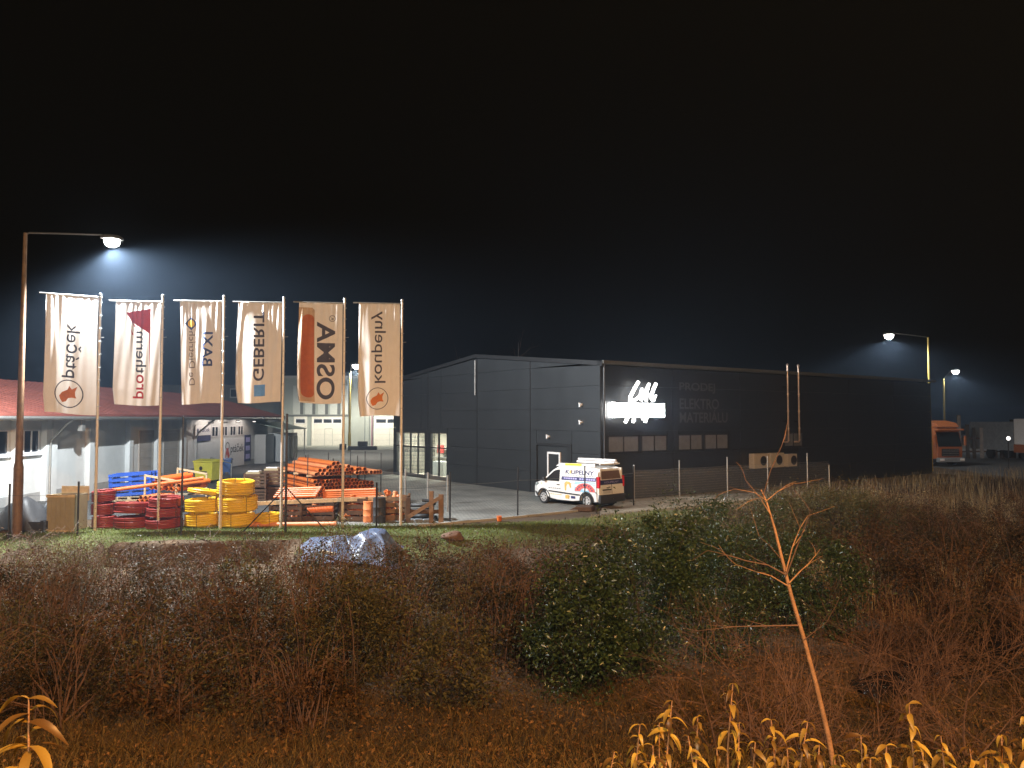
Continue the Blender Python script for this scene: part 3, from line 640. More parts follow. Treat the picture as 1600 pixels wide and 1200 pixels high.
for fi, (ppx, pby, pty, lpx, fty, fby, kind) in enumerate(FL):
    b = gnd(ppx - 2, pby); top = at(ppx, pty, b.y).z
    Wf = (ppx - 4 - lpx) / F * b.y; ztop = at(ppx, fty + (2 if fi else 5), b.y).z; zbot = at(ppx, fby, b.y).z; Hf = ztop - zbot
    t = empty('flagpole', 'slim pale flagpole carrying the ' + {'a': 'ptáček', 'b': 'protherm', 'c': 'BAXI', 'd': 'GEBERIT', 'e': 'OSMA', 'f': 'koupelny'}[kind] + ' flag', 'flagpole', b, 0, 'flagpoles along the yard edge')
    MB().tube([(0, 0, -.3), (0, 0, top)], [.055, .038], 12).build('pole', M['pole'], t, True)
    MB().lathe([(.02, 0), (.055, .03), (.05, .09), (.001, .12)], 10, Matrix.Translation((0, 0, top))).build('finial', M['galv'], t, True)
    yaw = R(-9) if fi == 0 else R(RNG.uniform(-6, 3))
    dirx = Vector((-math.cos(yaw), -math.sin(abs(yaw)) if fi == 0 else math.sin(yaw), .06 if fi == 0 else .015))
    MB().tube([Vector((.06, 0, ztop + .03)), Vector((0, 0, ztop + .03)) + dirx * (Wf + .28)], .024, 8).build('swing_arm', M['galv'], t, True)
    for k in range(9 if fi else 10):
        z = ztop - .15 - k * (Hf - .3) / 8.3
        if k == 3 and fi % 2: continue
        MB().tube([(.02 + .055 * math.cos(a), .055 * math.sin(a), z) for a in [j * math.pi / 4 for j in range(8)]], .011, 5, True).build('flag_ring', M['galv'], t)
    MB().tube([(.05, 0, ztop - Hf * .34), (.16, 0, ztop - Hf * .34 + .01)], .012, 6).build('cleat', M['galv'], t)
    fl = empty('banner_flag', FLAB[kind], 'flag', b + Vector((0, 0, zbot)), 0, 'hanging banner flags')
    ph = RNG.uniform(0, 6.28, 6)
    def warp(u, v, off=0.0, Wf=Wf, Hf=Hf, ph=ph, dirx=dirx, fi=fi):
        # u 0..1 left to right (pole at 1), v 0 top .. 1 bottom
        s = (1 - u) * Wf * (1 - .03 * v * (1 - u) - (.05 * max(0, v - .85) * 6 * (1 - u) ** 2 if fi != 2 else .1 * v * (1 - u)))
        p = Vector((-.07, 0, Hf * (1 - v))) + dirx * s * Vector((1, 1, 1)).x
        amp = .012 + .06 * (1 - math.exp(-v * 3)) * (.25 + .75 * (1 - u))
        y = amp * (math.sin(5.2 * u + 2.0 * v + ph[0]) * .8 + math.sin(9.5 * u - 3 * v + ph[1]) * .35)
        y += .013 * math.exp(-v * 2.6) * math.sin(46 * u + ph[2] + 2 * math.sin(7 * u + ph[4])) + .009 * math.sin(31 * u + 6 * v + ph[3])
        if fi in (3, 4, 5):   # deep fold on the free edge
            y -= .20 * Wf * math.exp(-((u - .06) / .13) ** 2) * min(1, v * 1.4)
        else: y -= .10 * Wf * math.exp(-(u / .16) ** 2) * v
        p.y += y - off; p.z += .03 * math.sin(4 * u + ph[5]) * v - (.02 * (1 - u) if v > .5 else 0)
        return p
    nu, nv = 110, 60
    vs_ = [warp(i / nu, j / nv) for j in range(nv + 1) for i in range(nu + 1)]
    fs_ = [(j * (nu + 1) + i, j * (nu + 1) + i + 1, (j + 1) * (nu + 1) + i + 1, (j + 1) * (nu + 1) + i) for j in range(nv) for i in range(nu)]
    np_mesh('cloth', [tuple(p) for p in vs_], fs_, m_cloth, fl, True)
    MB().tube([warp(i / 30, 0) for i in range(31)], .016, 6).build('top_hem', m_cloth, fl, True)
    def put_bm(bm, name, m, off=.010):
        bm_slice(bm, .02, 0); bm_slice(bm, .03, 1); bmesh.ops.triangulate(bm, faces=bm.faces)
        return bm_obj(bm, name, m, fl, lambda c: warp(c.x, c.y, off))
    def txt(s, base_u, top_u, v0, v1, m, bold=.0, name='lettering'):
        # reading upwards and seen from the back: letter tops point to the pole side
        bm = text_geo(s, 1.0, bold); ys = [v.co.y for v in bm.verts]; fit(bm, v0, v1, base_u, top_u)
        for v in bm.verts: v.co = Vector((v.co.y, v.co.x, 0))
        return put_bm(bm, name, m)
    def poly(pts, name, m, off=.009):
        bm = bmesh.new(); vv = [bm.verts.new((p[0], p[1], 0)) for p in pts]; f = bm.faces.new(vv); bmesh.ops.triangulate(bm, faces=[f]); return put_bm(bm, name, m, off)
    def ring(cu, cv, ru, th, name, m):
        bm = bmesh.new(); rv = ru * Wf / Hf; n = 40; a_ = []; b_ = []
        for k in range(n):
            a = 2 * math.pi * k / n; a_.append(bm.verts.new((cu + ru * math.cos(a), cv + rv * math.sin(a), 0))); b_.append(bm.verts.new((cu + ru * (1 - th) * math.cos(a), cv + rv * (1 - th) * math.sin(a), 0)))
        for k in range(n): bm.faces.new((a_[k], a_[(k + 1) % n], b_[(k + 1) % n], b_[k]))
        put_bm(bm, name, m)
    def disc(cu, cv, ru, name, m, off=.006): poly([(cu + ru * math.cos(2 * math.pi * k / 28), cv + ru * Wf / Hf * math.sin(2 * math.pi * k / 28)) for k in range(28)], name, m, off)
    if kind == 'a':
        txt('ptáček', .33, .70, .695, .24, m_pk, .006); ring(.476, .832, .288, .07, 'emblem_ring', m_pk)
        poly([(.476 + .26 * x, .832 + .26 * y * Wf / Hf) for x, y in BIRD], 'emblem_bird', m_po)
    if kind == 'b':
        txt('pro', .415, .655, .93, .70, m_pr, .012); txt('therm', .478, .705, .69, .285, m_pk, .012)
        poly([(.24, .105), (.785, .06), (.785, .72), (.755, .30), (.66, .17), (.56, .13), (.50, .115), (.47, .15), (.40, .135), (.34, .165), (.36, .19)], 'emblem_triangle', m_pr)
        poly([(.36, .19), (.34, .165), (.40, .20), (.47, .24), (.44, .245)], 'emblem_slash', m_pr); poly([(.33, .255), (.42, .315), (.39, .325)], 'emblem_slash', m_pr)
    if kind == 'c':
        txt('BAXI', .55, .80, .635, .30, m_pn, .016); txt('De Dietrich', .20, .35, .815, .29, m_pg, .004)
        poly([(.10, .215), (.26, .15), (.42, .215), (.26, .28)], 'emblem_diamond', m_pn); disc(.26, .215, .085, 'emblem_dot', m_py, .016)
    if kind == 'd':
        txt('GEBERIT', .345, .60, .78, .085, m_pk, .016); poly([(.37, .82), (.63, .82), (.63, .935), (.37, .935)], 'emblem_square', m_pb)
    if kind == 'e':
        txt('OSMA', .41, .835, .955, .185, m_pk, .022); txt('R', .73, .80, .165, .135, m_pk, .0); ring(.765, .15, .075, .16, 'registered_ring', m_pk)
        poly([(.0, .045), (.30, .045), (.36, .07), (.36, .985), (.0, .985)], 'printed_ground', m_tan, .006)
        poly([(.09 + .13 - .13 * math.cos(a), .16 - .045 * math.sin(a)) for a in [k * math.pi / 12 for k in range(13)]] + [(.22 + .13 * math.cos(a), .90 + .045 * math.sin(a)) for a in [k * math.pi / 12 for k in range(13)]], 'printed_pipe', m_br, .012)
    if kind == 'f':
        txt('koupelny', .30, .66, .71, .065, m_pk, .004); ring(.46, .85, .27, .06, 'emblem_ring', m_pk)
        poly([(.46 + .25 * x, .85 + .25 * y * Wf / Hf) for x, y in BIRD], 'emblem_bird', m_po)

# ------------------------------------------------------------------ fences
def wire_fence(name, label, posts, H, m_post, r=.03, wires=(), braces=(), mesh=None, wm=None):
    o0 = Vector((posts[0][0], posts[0][1], 0)); t = empty(name, label, 'fence', o0)
    for k, p in enumerate(posts):
        h_ = p[2] if len(p) > 2 else H; q = Vector((p[0], p[1], 0)) - o0; zg = min(0, hz(p[0], p[1]))
        MB().tube([q + Vector((0, 0, zg - .15)), q + Vector((0, 0, h_))], p[3] if len(p) > 3 else r, 8).lathe([((p[3] if len(p) > 3 else r) * 1.15, 0), ((p[3] if len(p) > 3 else r) * 1.15, .03), (.001, .045)], 8, Matrix.Translation(q + Vector((0, 0, h_)))).build('post', m_post, t, True)
    for (a, b) in braces: 
        va, vb = Vector(a) - o0, Vector(b) - o0; MB().tube([va, vb], .022, 6).build('brace', m_post, t, True)
    for z in wires:
        pts = []
        for k in range(len(posts) - 1):
            a, b = Vector((posts[k][0], posts[k][1], z)) - o0, Vector((posts[k + 1][0], posts[k + 1][1], z)) - o0
            pts += [a.lerp(b, j / 5) - Vector((0, 0, .03 * math.sin(math.pi * j / 5))) for j in range(5)]
        pts.append(b); MB().tube(pts, .005, 4).build('wire', wm or M['galv'], t)
    if mesh:
        st_, z0, z1 = mesh
        for k in range(len(posts) - 1):
            a, b = Vector((posts[k][0], posts[k][1], 0)) - o0, Vector((posts[k + 1][0], posts[k + 1][1], 0)) - o0; L = (b - a).length; n = max(2, int(L / st_)); mb = MB()
            for j in range(n + 1): q = a.lerp(b, j / n); mb.tube([q + Vector((0, 0, z0)), q + Vector((0, 0, z1))], .0022, 3, cap=False)
            for j in range(int((z1 - z0) / st_ / 2) + 1): zz = z0 + j * st_ * 2; mb.tube([a + Vector((0, 0, zz)), b + Vector((0, 0, zz))], .0022, 3, cap=False)
            mb.build('mesh_panel', wm or M['galv'], t)
    return t
def G2(px, py, *a): g_ = gnd(px, py); return (g_.x, g_.y, *a)
brs = []
p445 = gnd(446, 832)
for dx in (-1, 1): brs.append(((p445.x, p445.y, 1.55), (p445.x + dx * 1.45, p445.y - .05, .02)))
wire_fence('boundary_fence', 'black steel post fence with thin wires between flagpoles and pipe store',
    [G2(-90, 846, 1.6), G2(13, 842, 1.75), G2(121, 838, 1.78), G2(283, 838, at(283, 652, 25.5).z, .034), G2(446, 832, at(445, 648, 26.4).z, .042), G2(588, 826, 1.6), G2(703, 818, 1.85)], 1.7, M['black'], .032, (1.4,), brs, None, M['black'])
wire_fence('paving_fence', 'dark slender posts with wire beside the block paving and van',
    [G2(703, 819, 1.9), G2(809, 808, 1.95), G2(914, 797, 1.85), G2(990, 790, 1.75)], 1.9, M['black'], .028, (1.45,), [], None)
wire_fence('verge_fence', 'grey post and mesh fence along the gravel below the lit sign',
    [G2(991, 788, 1.75), G2(1062, 783, 1.9), G2(1137, 776, 1.95), G2(1200, 770, 1.9), G2(1262, 767, 2.0), G2(1296, 764, 1.3)], 1.8, M['galv'], .032, (1.55, .1), [], (.06, .1, 1.5))
wire_fence('inner_mesh_fence', 'low mesh fence with pale posts beside the glazed entrance paving',
    [G2(560, 778, 1.5), G2(633, 790, 1.6), G2(668, 790, 1.45), G2(699, 800, 1.5)], 1.5, M['galv'], .04, (1.45, .75, .2), [], (.1, .2, 1.42))
q = gnd(1120, 774)

# ------------------------------------------------------------------ coils
def coil(name, label, p, R0, h_, m, tr=.05, tilt=(0, 0), rz=0, group=None, layers=2, messy=0):
    mb = MB(); turns = max(1, int(h_ / (tr * 1.85)))
    pts = []
    rng = np.random.default_rng(int(abs(p[0] * 977 + p[2] * 313)) + 3)
    for L in range(layers):
        rr = R0 - tr - L * tr * 1.9
        n = turns * 28
        for k in range(n + 1):
            a = 2 * math.pi * k / 28; z = tr + (h_ - 2 * tr) * (k / n if L % 2 == 0 else 1 - k / n)
            j = 1 + messy * math.sin(a * .37 + L) * .5 + messy * .6 * math.sin(a * 1.13)
            pts.append((rr * j * math.cos(a), rr * j * math.sin(a), z + messy * .3 * math.sin(a * .71)))
    mb.tube(pts, tr, 7); o = mb.build('winding', m, None, True)
    t = empty(name, label, 'coil', p, rz, group); o.parent = t; t.rotation_euler = (tilt[0], tilt[1], rz)
    for k in range(3):
        a = 2.09 * k + .6; ri, ro_ = R0 - layers * tr * 1.9 - .02, R0 + .012
        MB().tube([(r_ * math.cos(a), r_ * math.sin(a), z) for r_, z in ((ro_, .02), (ro_, h_ - .01), (ri, h_ - .01), (ri, .02))], .008, 4, True).build('strap', M['plastic_d'], t)
    return t
g = gnd(355, 829); g.y += .9
zz = .02
for k, (h_, R0, dx) in enumerate([(.52, .66, 0), (.58, .70, .03), (.55, .66, -.05)]):
    coil('yellow_pipe_coil', ['bottom', 'middle', 'top'][k] + ' yellow corrugated pipe coil of the taller stack behind the fence', (g.x + dx, g.y, zz), R0, h_, M['yellow'], .052, (R(1.5 * k), R(-1)), k * .7, 'yellow pipe coils'); zz += h_ + .015
g = gnd(300, 829); g.y += .9; zz = .02
for k, (h_, R0, dx, tl) in enumerate([(.50, .62, 0, (0, 0)), (.52, .64, .02, (0, 0))]):
    coil('yellow_pipe_coil', ['bottom', 'middle'][k] + ' yellow corrugated pipe coil of the shorter stack beside the red coils', (g.x + dx, g.y, zz), R0, h_, M['yellow'], .052, tl, k, 'yellow pipe coils'); zz += h_ + .01
coil('yellow_pipe_coil', 'tilted thin yellow coil lying on top of the shorter yellow stack', (g.x + .05, g.y, zz + .10), .60, .22, M['yellow'], .045, (R(4), R(9)), 1, 'yellow pipe coils')
g = gnd(408, 826); g.y += .8
coil('yellow_pipe_coil', 'single low yellow pipe coil lying on the ground', (g.x, g.y, .02), .52, .46, M['yellow'], .05, (0, 0), .3, 'yellow pipe coils')
for (px, n, R0, hh, lab, ms) in [(146, 3, .42, .44, 'narrow stack', 0), (190, 2, .60, .42, 'loose stack', .03), (243, 3, .62, .36, 'wide stack', .012)]:
    g = gnd(px, 830); g.y += .7; zz = .02
    for k in range(n):
        coil('red_conduit_coil', '%s dark red conduit coil of the %s behind the fence' % (['bottom', 'middle', 'top'][k if n == 3 else k * 2], lab), (g.x + RNG.uniform(-.04, .04), g.y, zz), R0 * (1 - .03 * k), hh, M['red_c'], .034, (R(RNG.uniform(-2, 2)), R(RNG.uniform(-2, 2) + (6 if px == 190 and k else 0))), k, 'dark red conduit coils', 2, ms); zz += hh + .02 + (.06 if px == 190 else 0)

# ------------------------------------------------------------------ left corner of the yard
g = gnd(94, 832); g.y += .4
t = empty('board_crate', 'tall tan board crate with pale open lid next to the red coils', 'crate', g)
for k in range(6): MB().box(-.48 + k * .16, -.325 + k * .16, -.4, -.37, .06, 1.28).build('board', M['tan'], t)
MB().box(-.48, -.45, -.37, .4, .06, 1.28).box(.45, .48, -.37, .4, .06, 1.28).box(-.45, .45, .37, .4, .06, 1.28).build('side_panel', M['tan'], t)
MB().box(-.5, .5, -.43, -.40, 1.2, 1.3).box(-.5, .5, -.43, -.4, .0, .08).build('rim', M['wood_l'], t); MB().box(-.47, .5, .42, .46, 1.0, 1.52).build('lid', M['wood_l'], t)
g = gnd(58, 832); g.y += 1.5
for k, (dx, R0, lab, m) in enumerate([(-.1, .52, 'grey blue hose coil standing upright behind the tan crate', 'greyplast'), (.42, .50, 'slate hose coil standing upright, leaning on the grey blue one', 'binblue')]):
    c = coil('hose_coil', lab, (g.x + dx, g.y + .1 * k, R0 + .04), R0, .3, M[m], .045, (R(80), R(0)), R(25 - 40 * k), 'hose coils')
g = gnd(5, 836); g.y += .9
t = empty('sheeted_pile', 'dark sheeted pile of goods at the fence beside the brown lamp post', 'pile', g)
mb = MB(); n = 16; pts = []
for j in range(n + 1):
    for i in range(n + 1):
        u, v = i / n * 2 - 1, j / n * 2 - 1; zz = 1.15 * (1 - abs(u) ** 3 * .8) * (1 - abs(v) ** 4 * .9) * (.8 + .2 * math.sin(3 * u + 1)) + .05 * math.sin(9 * u + 4 * v)
        pts.append((u * .95, v * .7, max(0, zz)))
mb.add(pts, [(j * (n + 1) + i, j * (n + 1) + i + 1, (j + 1) * (n + 1) + i + 1, (j + 1) * (n + 1) + i) for j in range(n) for i in range(n)])
mb.build('sheet', M['plastic_d'], t, True)
MB().box(-.9, .9, -.6, .6, -.0, .12).build('pallet_base', M['wood_d'], t)
g = gnd(42, 836); g.y += .5
t = empty('low_crate', 'low dark crate of scrap at the foot of the hose coils', 'crate', g); MB().box(-.35, .35, -.2, -.16, 0, .4).box(-.35, .35, .16, .2, 0, .4).box(-.35, -.31, -.16, .16, 0, .4).box(.31, .35, -.16, .16, 0, .4).build('side', M['plastic_d'], t); MB().box(-.31, .31, -.16, .16, .02, .28).build('contents', M['greyplast'], t)

# ------------------------------------------------------------------ pallets, blue stillage
def pallet(label, p, m, rz=0, tilt=(0, 0), group='wooden pallets', w_=1.2, dd=.8):
    t = empty('pallet', label, 'pallet', p, rz, group); t.rotation_euler = (tilt[0], tilt[1], rz)
    for k in range(3):
        y = -dd / 2 + .05 + k * (dd - .1) / 2
        MB().box(-w_ / 2, w_ / 2, y - .05, y + .05, 0, .022).build('bottom_board', m, t)
        for j in range(3): x = -w_ / 2 + .07 + j * (w_ - .14) / 2; MB().box(x - .07, x + .07, y - .05, y + .05, .023, .1).build('block', m, t)
    for k in range(3): x = -w_ / 2 + .07 + k * (w_ - .14) / 2; MB().box(x - .07, x + .07, -dd / 2, dd / 2, .101, .12).build('stringer', m, t)
    for k in range(5): y = -dd / 2 + .06 + k * (dd - .12) / 4; MB().box(-w_ / 2, w_ / 2, y - .055, y + .055, .121, .144).build('top_board', m, t)
    return t
P0 = Vector(((210 - 800) / 1200 * 33, 33, 0))
for k in range(4): pallet('wooden pallet in the stack below the blue pallets', (P0.x + RNG.uniform(-.05, .05), P0.y, .02 + k * .15), M['wood_l'], RNG.uniform(-.1, .1), group='pallets stacked under the blue ones')
# blue pallets standing on edge on top
for k in range(3):
    pl = pallet(['front', 'middle', 'rear'][k] + ' blue pallet standing on its long edge on the pallet stack', (P0.x + .05 + .06 * k, P0.y - .2 + .2 * k, 1.12 + .02 * k), M['blue'], R(4), (R(88), R(-4)), 'blue pallets', 1.75, .95)
P1 = Vector(((245 - 800) / 1200 * 31.5, 31.5, 0))
for k in range(3): pallet('wooden pallet in the low stack holding loose orange pipes', (P1.x, P1.y, .02 + k * .15), M['wood'], .15, group='pallets under loose pipes')
# ------------------------------------------------------------------ pipes
def pipe_mesh(L, r, n=14, sock=True):
    o = MB(); o.lathe([(r, 0), (r, L - .14), (r * 1.14, L - .12), (r * 1.14, L), (r * .98, L), (r * .9, L - .02), (r * .88, .02), (r * .9, 0)] if sock else [(r, 0), (r, L), (r * .88, L), (r * .88, 0)], n, close=True)
    me = o.mesh('pipe'); smooth_mesh(me, 50)
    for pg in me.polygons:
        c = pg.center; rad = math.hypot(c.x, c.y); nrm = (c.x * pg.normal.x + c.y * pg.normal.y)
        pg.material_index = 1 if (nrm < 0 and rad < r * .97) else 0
    return me
PM = {}
def pipe(label, a, dirv, L, r, m, group=None, name='drain_pipe'):
    key = (round(L, 2), round(r, 3), m.name)
    if key not in PM: PM[key] = pipe_mesh(L, r); PM[key].materials.append(m); PM[key].materials.append(M['orange_shade'])
    o = bpy.data.objects.new(name, PM[key]); COL.objects.link(o); o.location = a
    o.rotation_euler = Vector(dirv).to_track_quat('Z', 'Y').to_euler(); return tag(o, label, 'pipe', group)
pa, pb = at(175, 766, 30.2), at(318, 747, 31.4)
pipe('long orange pipe resting slantwise across the pallets under the blue stack', pa, pb - pa, (pb - pa).length, .075, M['orange'])
# bundle of short orange pipes in timber frame behind
B0 = Vector(((278 - 800) / 1200 * 32.6, 32.6, .48))
for k in range(14):
    pipe('short orange pipe in the timber framed bundle near the yellow bin', B0 + Vector((-.75 + (k % 6) * .22 + .11 * (k // 6), -.7 - .05 * (k % 3), .60 + .17 * (k // 6) - .02 * (k % 6))), (.45, 1, .06), 1.6, .09, M['orange'], 'orange pipes in timber frame')
def tframe(label, x0, x1, y, z0, z1, ang):
    t = empty('timber_cradle', label, 'cradle', (x0, y, 0), ang, 'timber frames round the pipe bundle'); w_ = x1 - x0
    MB().box(0, .07, -.03, .03, 0, z1).box(w_ - .07, w_, -.03, .03, 0, z1 - .25).build('upright', M['wood_l'], t); MB().bar((0, .0, z1 - .0), (w_, 0, z1 - .25), .06, .08).build('top_rail', M['wood_l'], t)
    MB().bar((.07, 0, z0), (w_ - .07, 0, z0), .05, .08).build('bottom_rail', M['wood_l'], t)
tframe('front pale timber frame holding the orange pipe bundle', B0.x - .95, B0.x + .35, 31.75, .55, 1.58, .1)
tframe('rear pale timber frame holding the orange pipe bundle', B0.x - .55, B0.x + .75, 33.9, .6, 1.72, .1)
for k in range(5): pipe('loose orange pipe end lying on the low pallet stack', (P1.x - .45 + .19 * k, P1.y - .5, .58 + .0 * k), (.25, 1, 0), 1.3, .085, M['orange'], 'loose pipes on low pallets')
for k in range(4): pipe('loose orange pipe in the upper row on the low pallet stack', (P1.x - .34 + .19 * k, P1.y - .48, .74), (.25, 1, 0), 1.2, .085, M['orange_l'], 'loose pipes on low pallets')
# bins
def wheelie(name, label, p, w_, d_, h_, m, rz, emblem=False):
    t = empty(name, label, 'bin', p, rz); v = []
    for z, s in ((.18, .82), (h_ * .86, 1.0)): v += [(-w_ / 2 * s, -d_ / 2 * s, z), (w_ / 2 * s, -d_ / 2 * s, z), (w_ / 2 * s, d_ / 2 * s, z), (-w_ / 2 * s, d_ / 2 * s, z)]
    MB().add(v, [(0, 3, 2, 1), (4, 5, 6, 7), (0, 1, 5, 4), (1, 2, 6, 5), (2, 3, 7, 6), (3, 0, 4, 7)]).build('body', m, t, bevel=.03)
    MB().prism([(-w_ / 2 - .03, -d_ / 2 - .03, h_ * .865), (-w_ / 2 - .03, d_ / 2 + .03, h_ * .865), (-w_ / 2 - .03, d_ / 2 + .03, h_ * .93), (-w_ / 2 - .03, d_ * .1, h_), (-w_ / 2 - .03, -d_ / 2 - .03, h_ * .92)], (w_ + .06, 0, 0)).build('lid', m, t, bevel=.03)
    for x in (-1, 1):
        for y in ((-1, 1) if w_ > 1 else (1,)): MB().lathe([(.1, -.03), (.1, .03)], 14, Matrix.Translation((x * w_ * .38, y * d_ * .34, .1)) @ Matrix.Rotation(R(90), 4, 'Y')).build('wheel', M['rubber'], t)
        if w_ <= 1: MB().box(x * w_ * .3 - .03, x * w_ * .3 + .03, -d_ * .38, -d_ * .3, 0, .19).build('foot', m, t)
    if emblem:
        e = MB(); yy = -d_ / 2 * .96
        e.poly([(-.12 + .12 * math.cos(k * .6), yy - .02, h_ * .62 + .13 * math.sin(k * .6)) for k in range(10)]); e.poly([(-.3, yy + .0, h_ * .42), (.32, yy, h_ * .42), (.32, yy, h_ * .5), (-.3, yy, h_ * .5)]); e.build('printed_mark', M['dark'], t)
    return t
wheelie('waste_container', 'lime yellow waste container with dark print in front of the workshop', ((327 - 800) / 1200 * 47, 47, .014), 1.4, 1.0, 1.45, M['binyel'], R(-18), True)
wheelie('wheelie_bin', 'blue wheelie bin beside the white ptáček banner', ((357 - 800) / 1200 * 54, 54, .014), .58, .7, 1.15, M['binblue'], R(10))

# ------------------------------------------------------------------ big rack of orange pipes
AX = Vector((-2.6, 4.0, 0)).normalized(); SD = Vector((AX.y, -AX.x, 0)); A0 = Vector(((494 - 800) / 1200 * 33.2, 33.2, 0))
r = .078; LP = 4.8
def prow(n, s0, z, label, grp, m, jit=.12, rr=r):
    for k in range(n):
        o_ = A0 + SD * (s0 + k * rr * 2.12) + Vector((0, 0, z)) + AX * RNG.uniform(-jit, jit); pipe(label, o_ + AX * LP, -AX, LP, rr, m, grp)
L1 = 'orange drain pipe in the lower packed bundle of the pipe rack'; L2 = 'orange drain pipe heaped in the upper bundle of the pipe rack'
z = .62
for k in range(5): prow(17 - (k % 2) - (5 if k == 4 else 0), (.08 if k % 2 else 0), z + k * r * 1.83, L1, 'lower bundle of orange pipes', M['orange'])
for k, (n, s0) in enumerate([(19, .0), (13, .25), (7, .5), (3, .75)]): prow(n, s0, 1.52 + k * r * 1.83, L2, 'upper bundle of orange pipes', M['orange'] if k % 2 else M['orange_l'], .25)
t = empty('pipe_rack', 'steel stanchion rack with timber bearers holding the orange pipes', 'rack', A0)
for j, a in enumerate((.5, 2.4, 4.3)):
    for zz in (.0, .46, 1.38): MB().bar(AX * a + SD * -.2 + Vector((0, 0, zz + .04)), AX * a + SD * 3.3 + Vector((0, 0, zz + .04)), .1, .09).build('bearer', M['wood_l'] if zz else M['wood_d'], t)
    for k in range(7):
        q = AX * a + SD * (-.17 + k * .57); 
        if k in (0, 6) or (j != 1 and k % 2 == 0): MB().tube([q, q + Vector((0, 0, 2.35 - .1 * (k % 3)))], .022, 6).build('stanchion', M['plastic_d'], t)
    for k in range(6):
        q = AX * a + SD * (.0 + k * .6); MB().bar(q + Vector((0, 0, .09)), q + Vector((0, 0, .46)), .12, .12).build('support_block', M['wood_d'], t)
# brown crates with white wrap left of the rack
def crate(label, p, sx_, sy_, sz_, m, rz=0, fill=None, n=5, group=None, fillm=None, nfill=14):
    t = empty('slatted_crate', label, 'crate', p, rz, group); 
    for x in (-1, 1):
        for y in (-1, 1): MB().box(x * sx_ / 2 - .04, x * sx_ / 2 + .04, y * sy_ / 2 - .04, y * sy_ / 2 + .04, 0, sz_).build('corner_post', m, t)
    hs = (sz_ - .06) / n
    for k in range(n):
        za, zb = .06 + k * hs, .06 + (k + .72) * hs
        for y in (-1, 1): MB().box(-sx_ / 2 + .041, sx_ / 2 - .041, y * sy_ / 2 - .015, y * sy_ / 2 + .015, za, zb).build('slat', m, t)
        for x in (-1, 1): MB().box(x * sx_ / 2 - .015, x * sx_ / 2 + .015, -sy_ / 2 + .041, sy_ / 2 - .041, za, zb).build('slat', m, t)
    MB().box(-sx_ / 2 + .02, sx_ / 2 - .02, -sy_ / 2 + .02, sy_ / 2 - .02, .01, .05).build('floor_board', m, t)
    if fill:
        for k in range(nfill):
            rr = RNG.uniform(.06, .11); c = (p[0] + RNG.uniform(-sx_ / 2 + .18, sx_ / 2 - .18), p[1] + RNG.uniform(-sy_ / 2 + .16, sy_ / 2 - .16), p[2] + .12 + (sz_ - .1) * ((k + .5) / nfill))
            d1 = Vector((RNG.normal(), RNG.normal() - .6, RNG.normal() * .6)).normalized(); d2 = Vector((RNG.normal(), RNG.normal(), abs(RNG.normal()) + .4)).normalized()
            mb = MB(); 
            for dv in (d1, d2):
                mm = dv.to_track_quat('Z', 'Y').to_matrix().to_4x4(); mb.lathe([(rr, -.02), (rr, .1), (rr * 1.15, .1), (rr * 1.15, .17), (rr * .95, .17), (rr * .85, .02)], 10, mm)
            o = mb.build('pipe_fitting', fillm or M['orange_l'], None, True); o.location = c; tag(o, fill, 'fitting', fill)
    return t
for k, (px, d_, w_, h_) in enumerate([(402, 36.5, .95, 1.15), (430, 37.2, 1.1, 1.25)]):
    x = (px - 800) / 1200 * d_
    crate(['lower brown crate nearest the yellow coils beside the pipe rack', 'lower brown crate touching the pipe rack'][k], (x, d_, .016), w_, .9, h_ * .55, M['wood_d'], .2, n=4)
    crate(['upper brown crate nearest the yellow coils beside the pipe rack', 'upper brown crate touching the pipe rack'][k], (x + .05, d_, .02 + h_ * .57), w_, .9, h_ * .6, M['wood_d'], .1, n=4)
    wr = empty('wrapped_parcel', ['white wrapped parcel lying in the brown crate near the yellow coils', 'white wrapped parcel lying in the brown crate by the rack'][k], 'parcel', (x + .0, d_ - .2, .05 + h_ * .57)); MB().box(-.38, .32, -.22, .3, 0, h_ * .61).build('parcel_body', M['tan'], wr, bevel=.05); MB().box(-.3, .25, -.15, .25, h_ * .615, h_ * .66).build('wrap', M['white'], wr, bevel=.02)
# front row: crates of fittings, beam, gate
specs = [(452, 29.6, 1.15, .85, M['wood_d'], 'dark slatted crate of orange fittings, under the beam end near the yellow coils', 16), (502, 29.8, 1.2, .88, M['wood_d'], 'dark slatted crate with ribbed orange pipe on top, under the long beam', 6), (558, 29.6, 1.0, .95, M['wood_d'], 'dark slatted crate heaped with orange fittings behind the fifth flagpole', 22), (615, 30.0, 1.15, .98, M['wood'], 'brown slatted crate of fittings beside the black bin', 14)]
for (px, d_, w_, h_, m, lab, nf) in specs:
    crate(lab, ((px - 800) / 1200 * d_, d_, 0), w_, .8, h_, m, RNG.uniform(-.06, .06), 'orange pipe fitting in the ' + ' '.join(lab.split(',')[0].split()[:3]) + {452: ' near the yellow coils', 502: ' with ribbed pipe', 558: ' behind the fifth flagpole', 615: ' beside the black bin'}[px], 4, None, None, nf)
pa, pb = at(392, 787, 28.95), at(604, 778, 29.3)
tag(MB().bar(pa, pb, .09, .14).build('timber_beam', M['wood_l']), 'long pale timber beam lying across the fitting crates', 'beam')
for k in range(5):
    pa, pb = at(428 + 2 * k, 777 - 3.0 * k, 29.6), at(494 - k, 775 - 3.0 * k, 29.4)
    pipe('orange pipe lying crosswise behind the timber beam, bundle nearer the yellow coils', pa + Vector((0, .02 * k, 0)), pb - pa, 1.7, .062, M['orange'], 'crosswise pipes near the yellow coils')
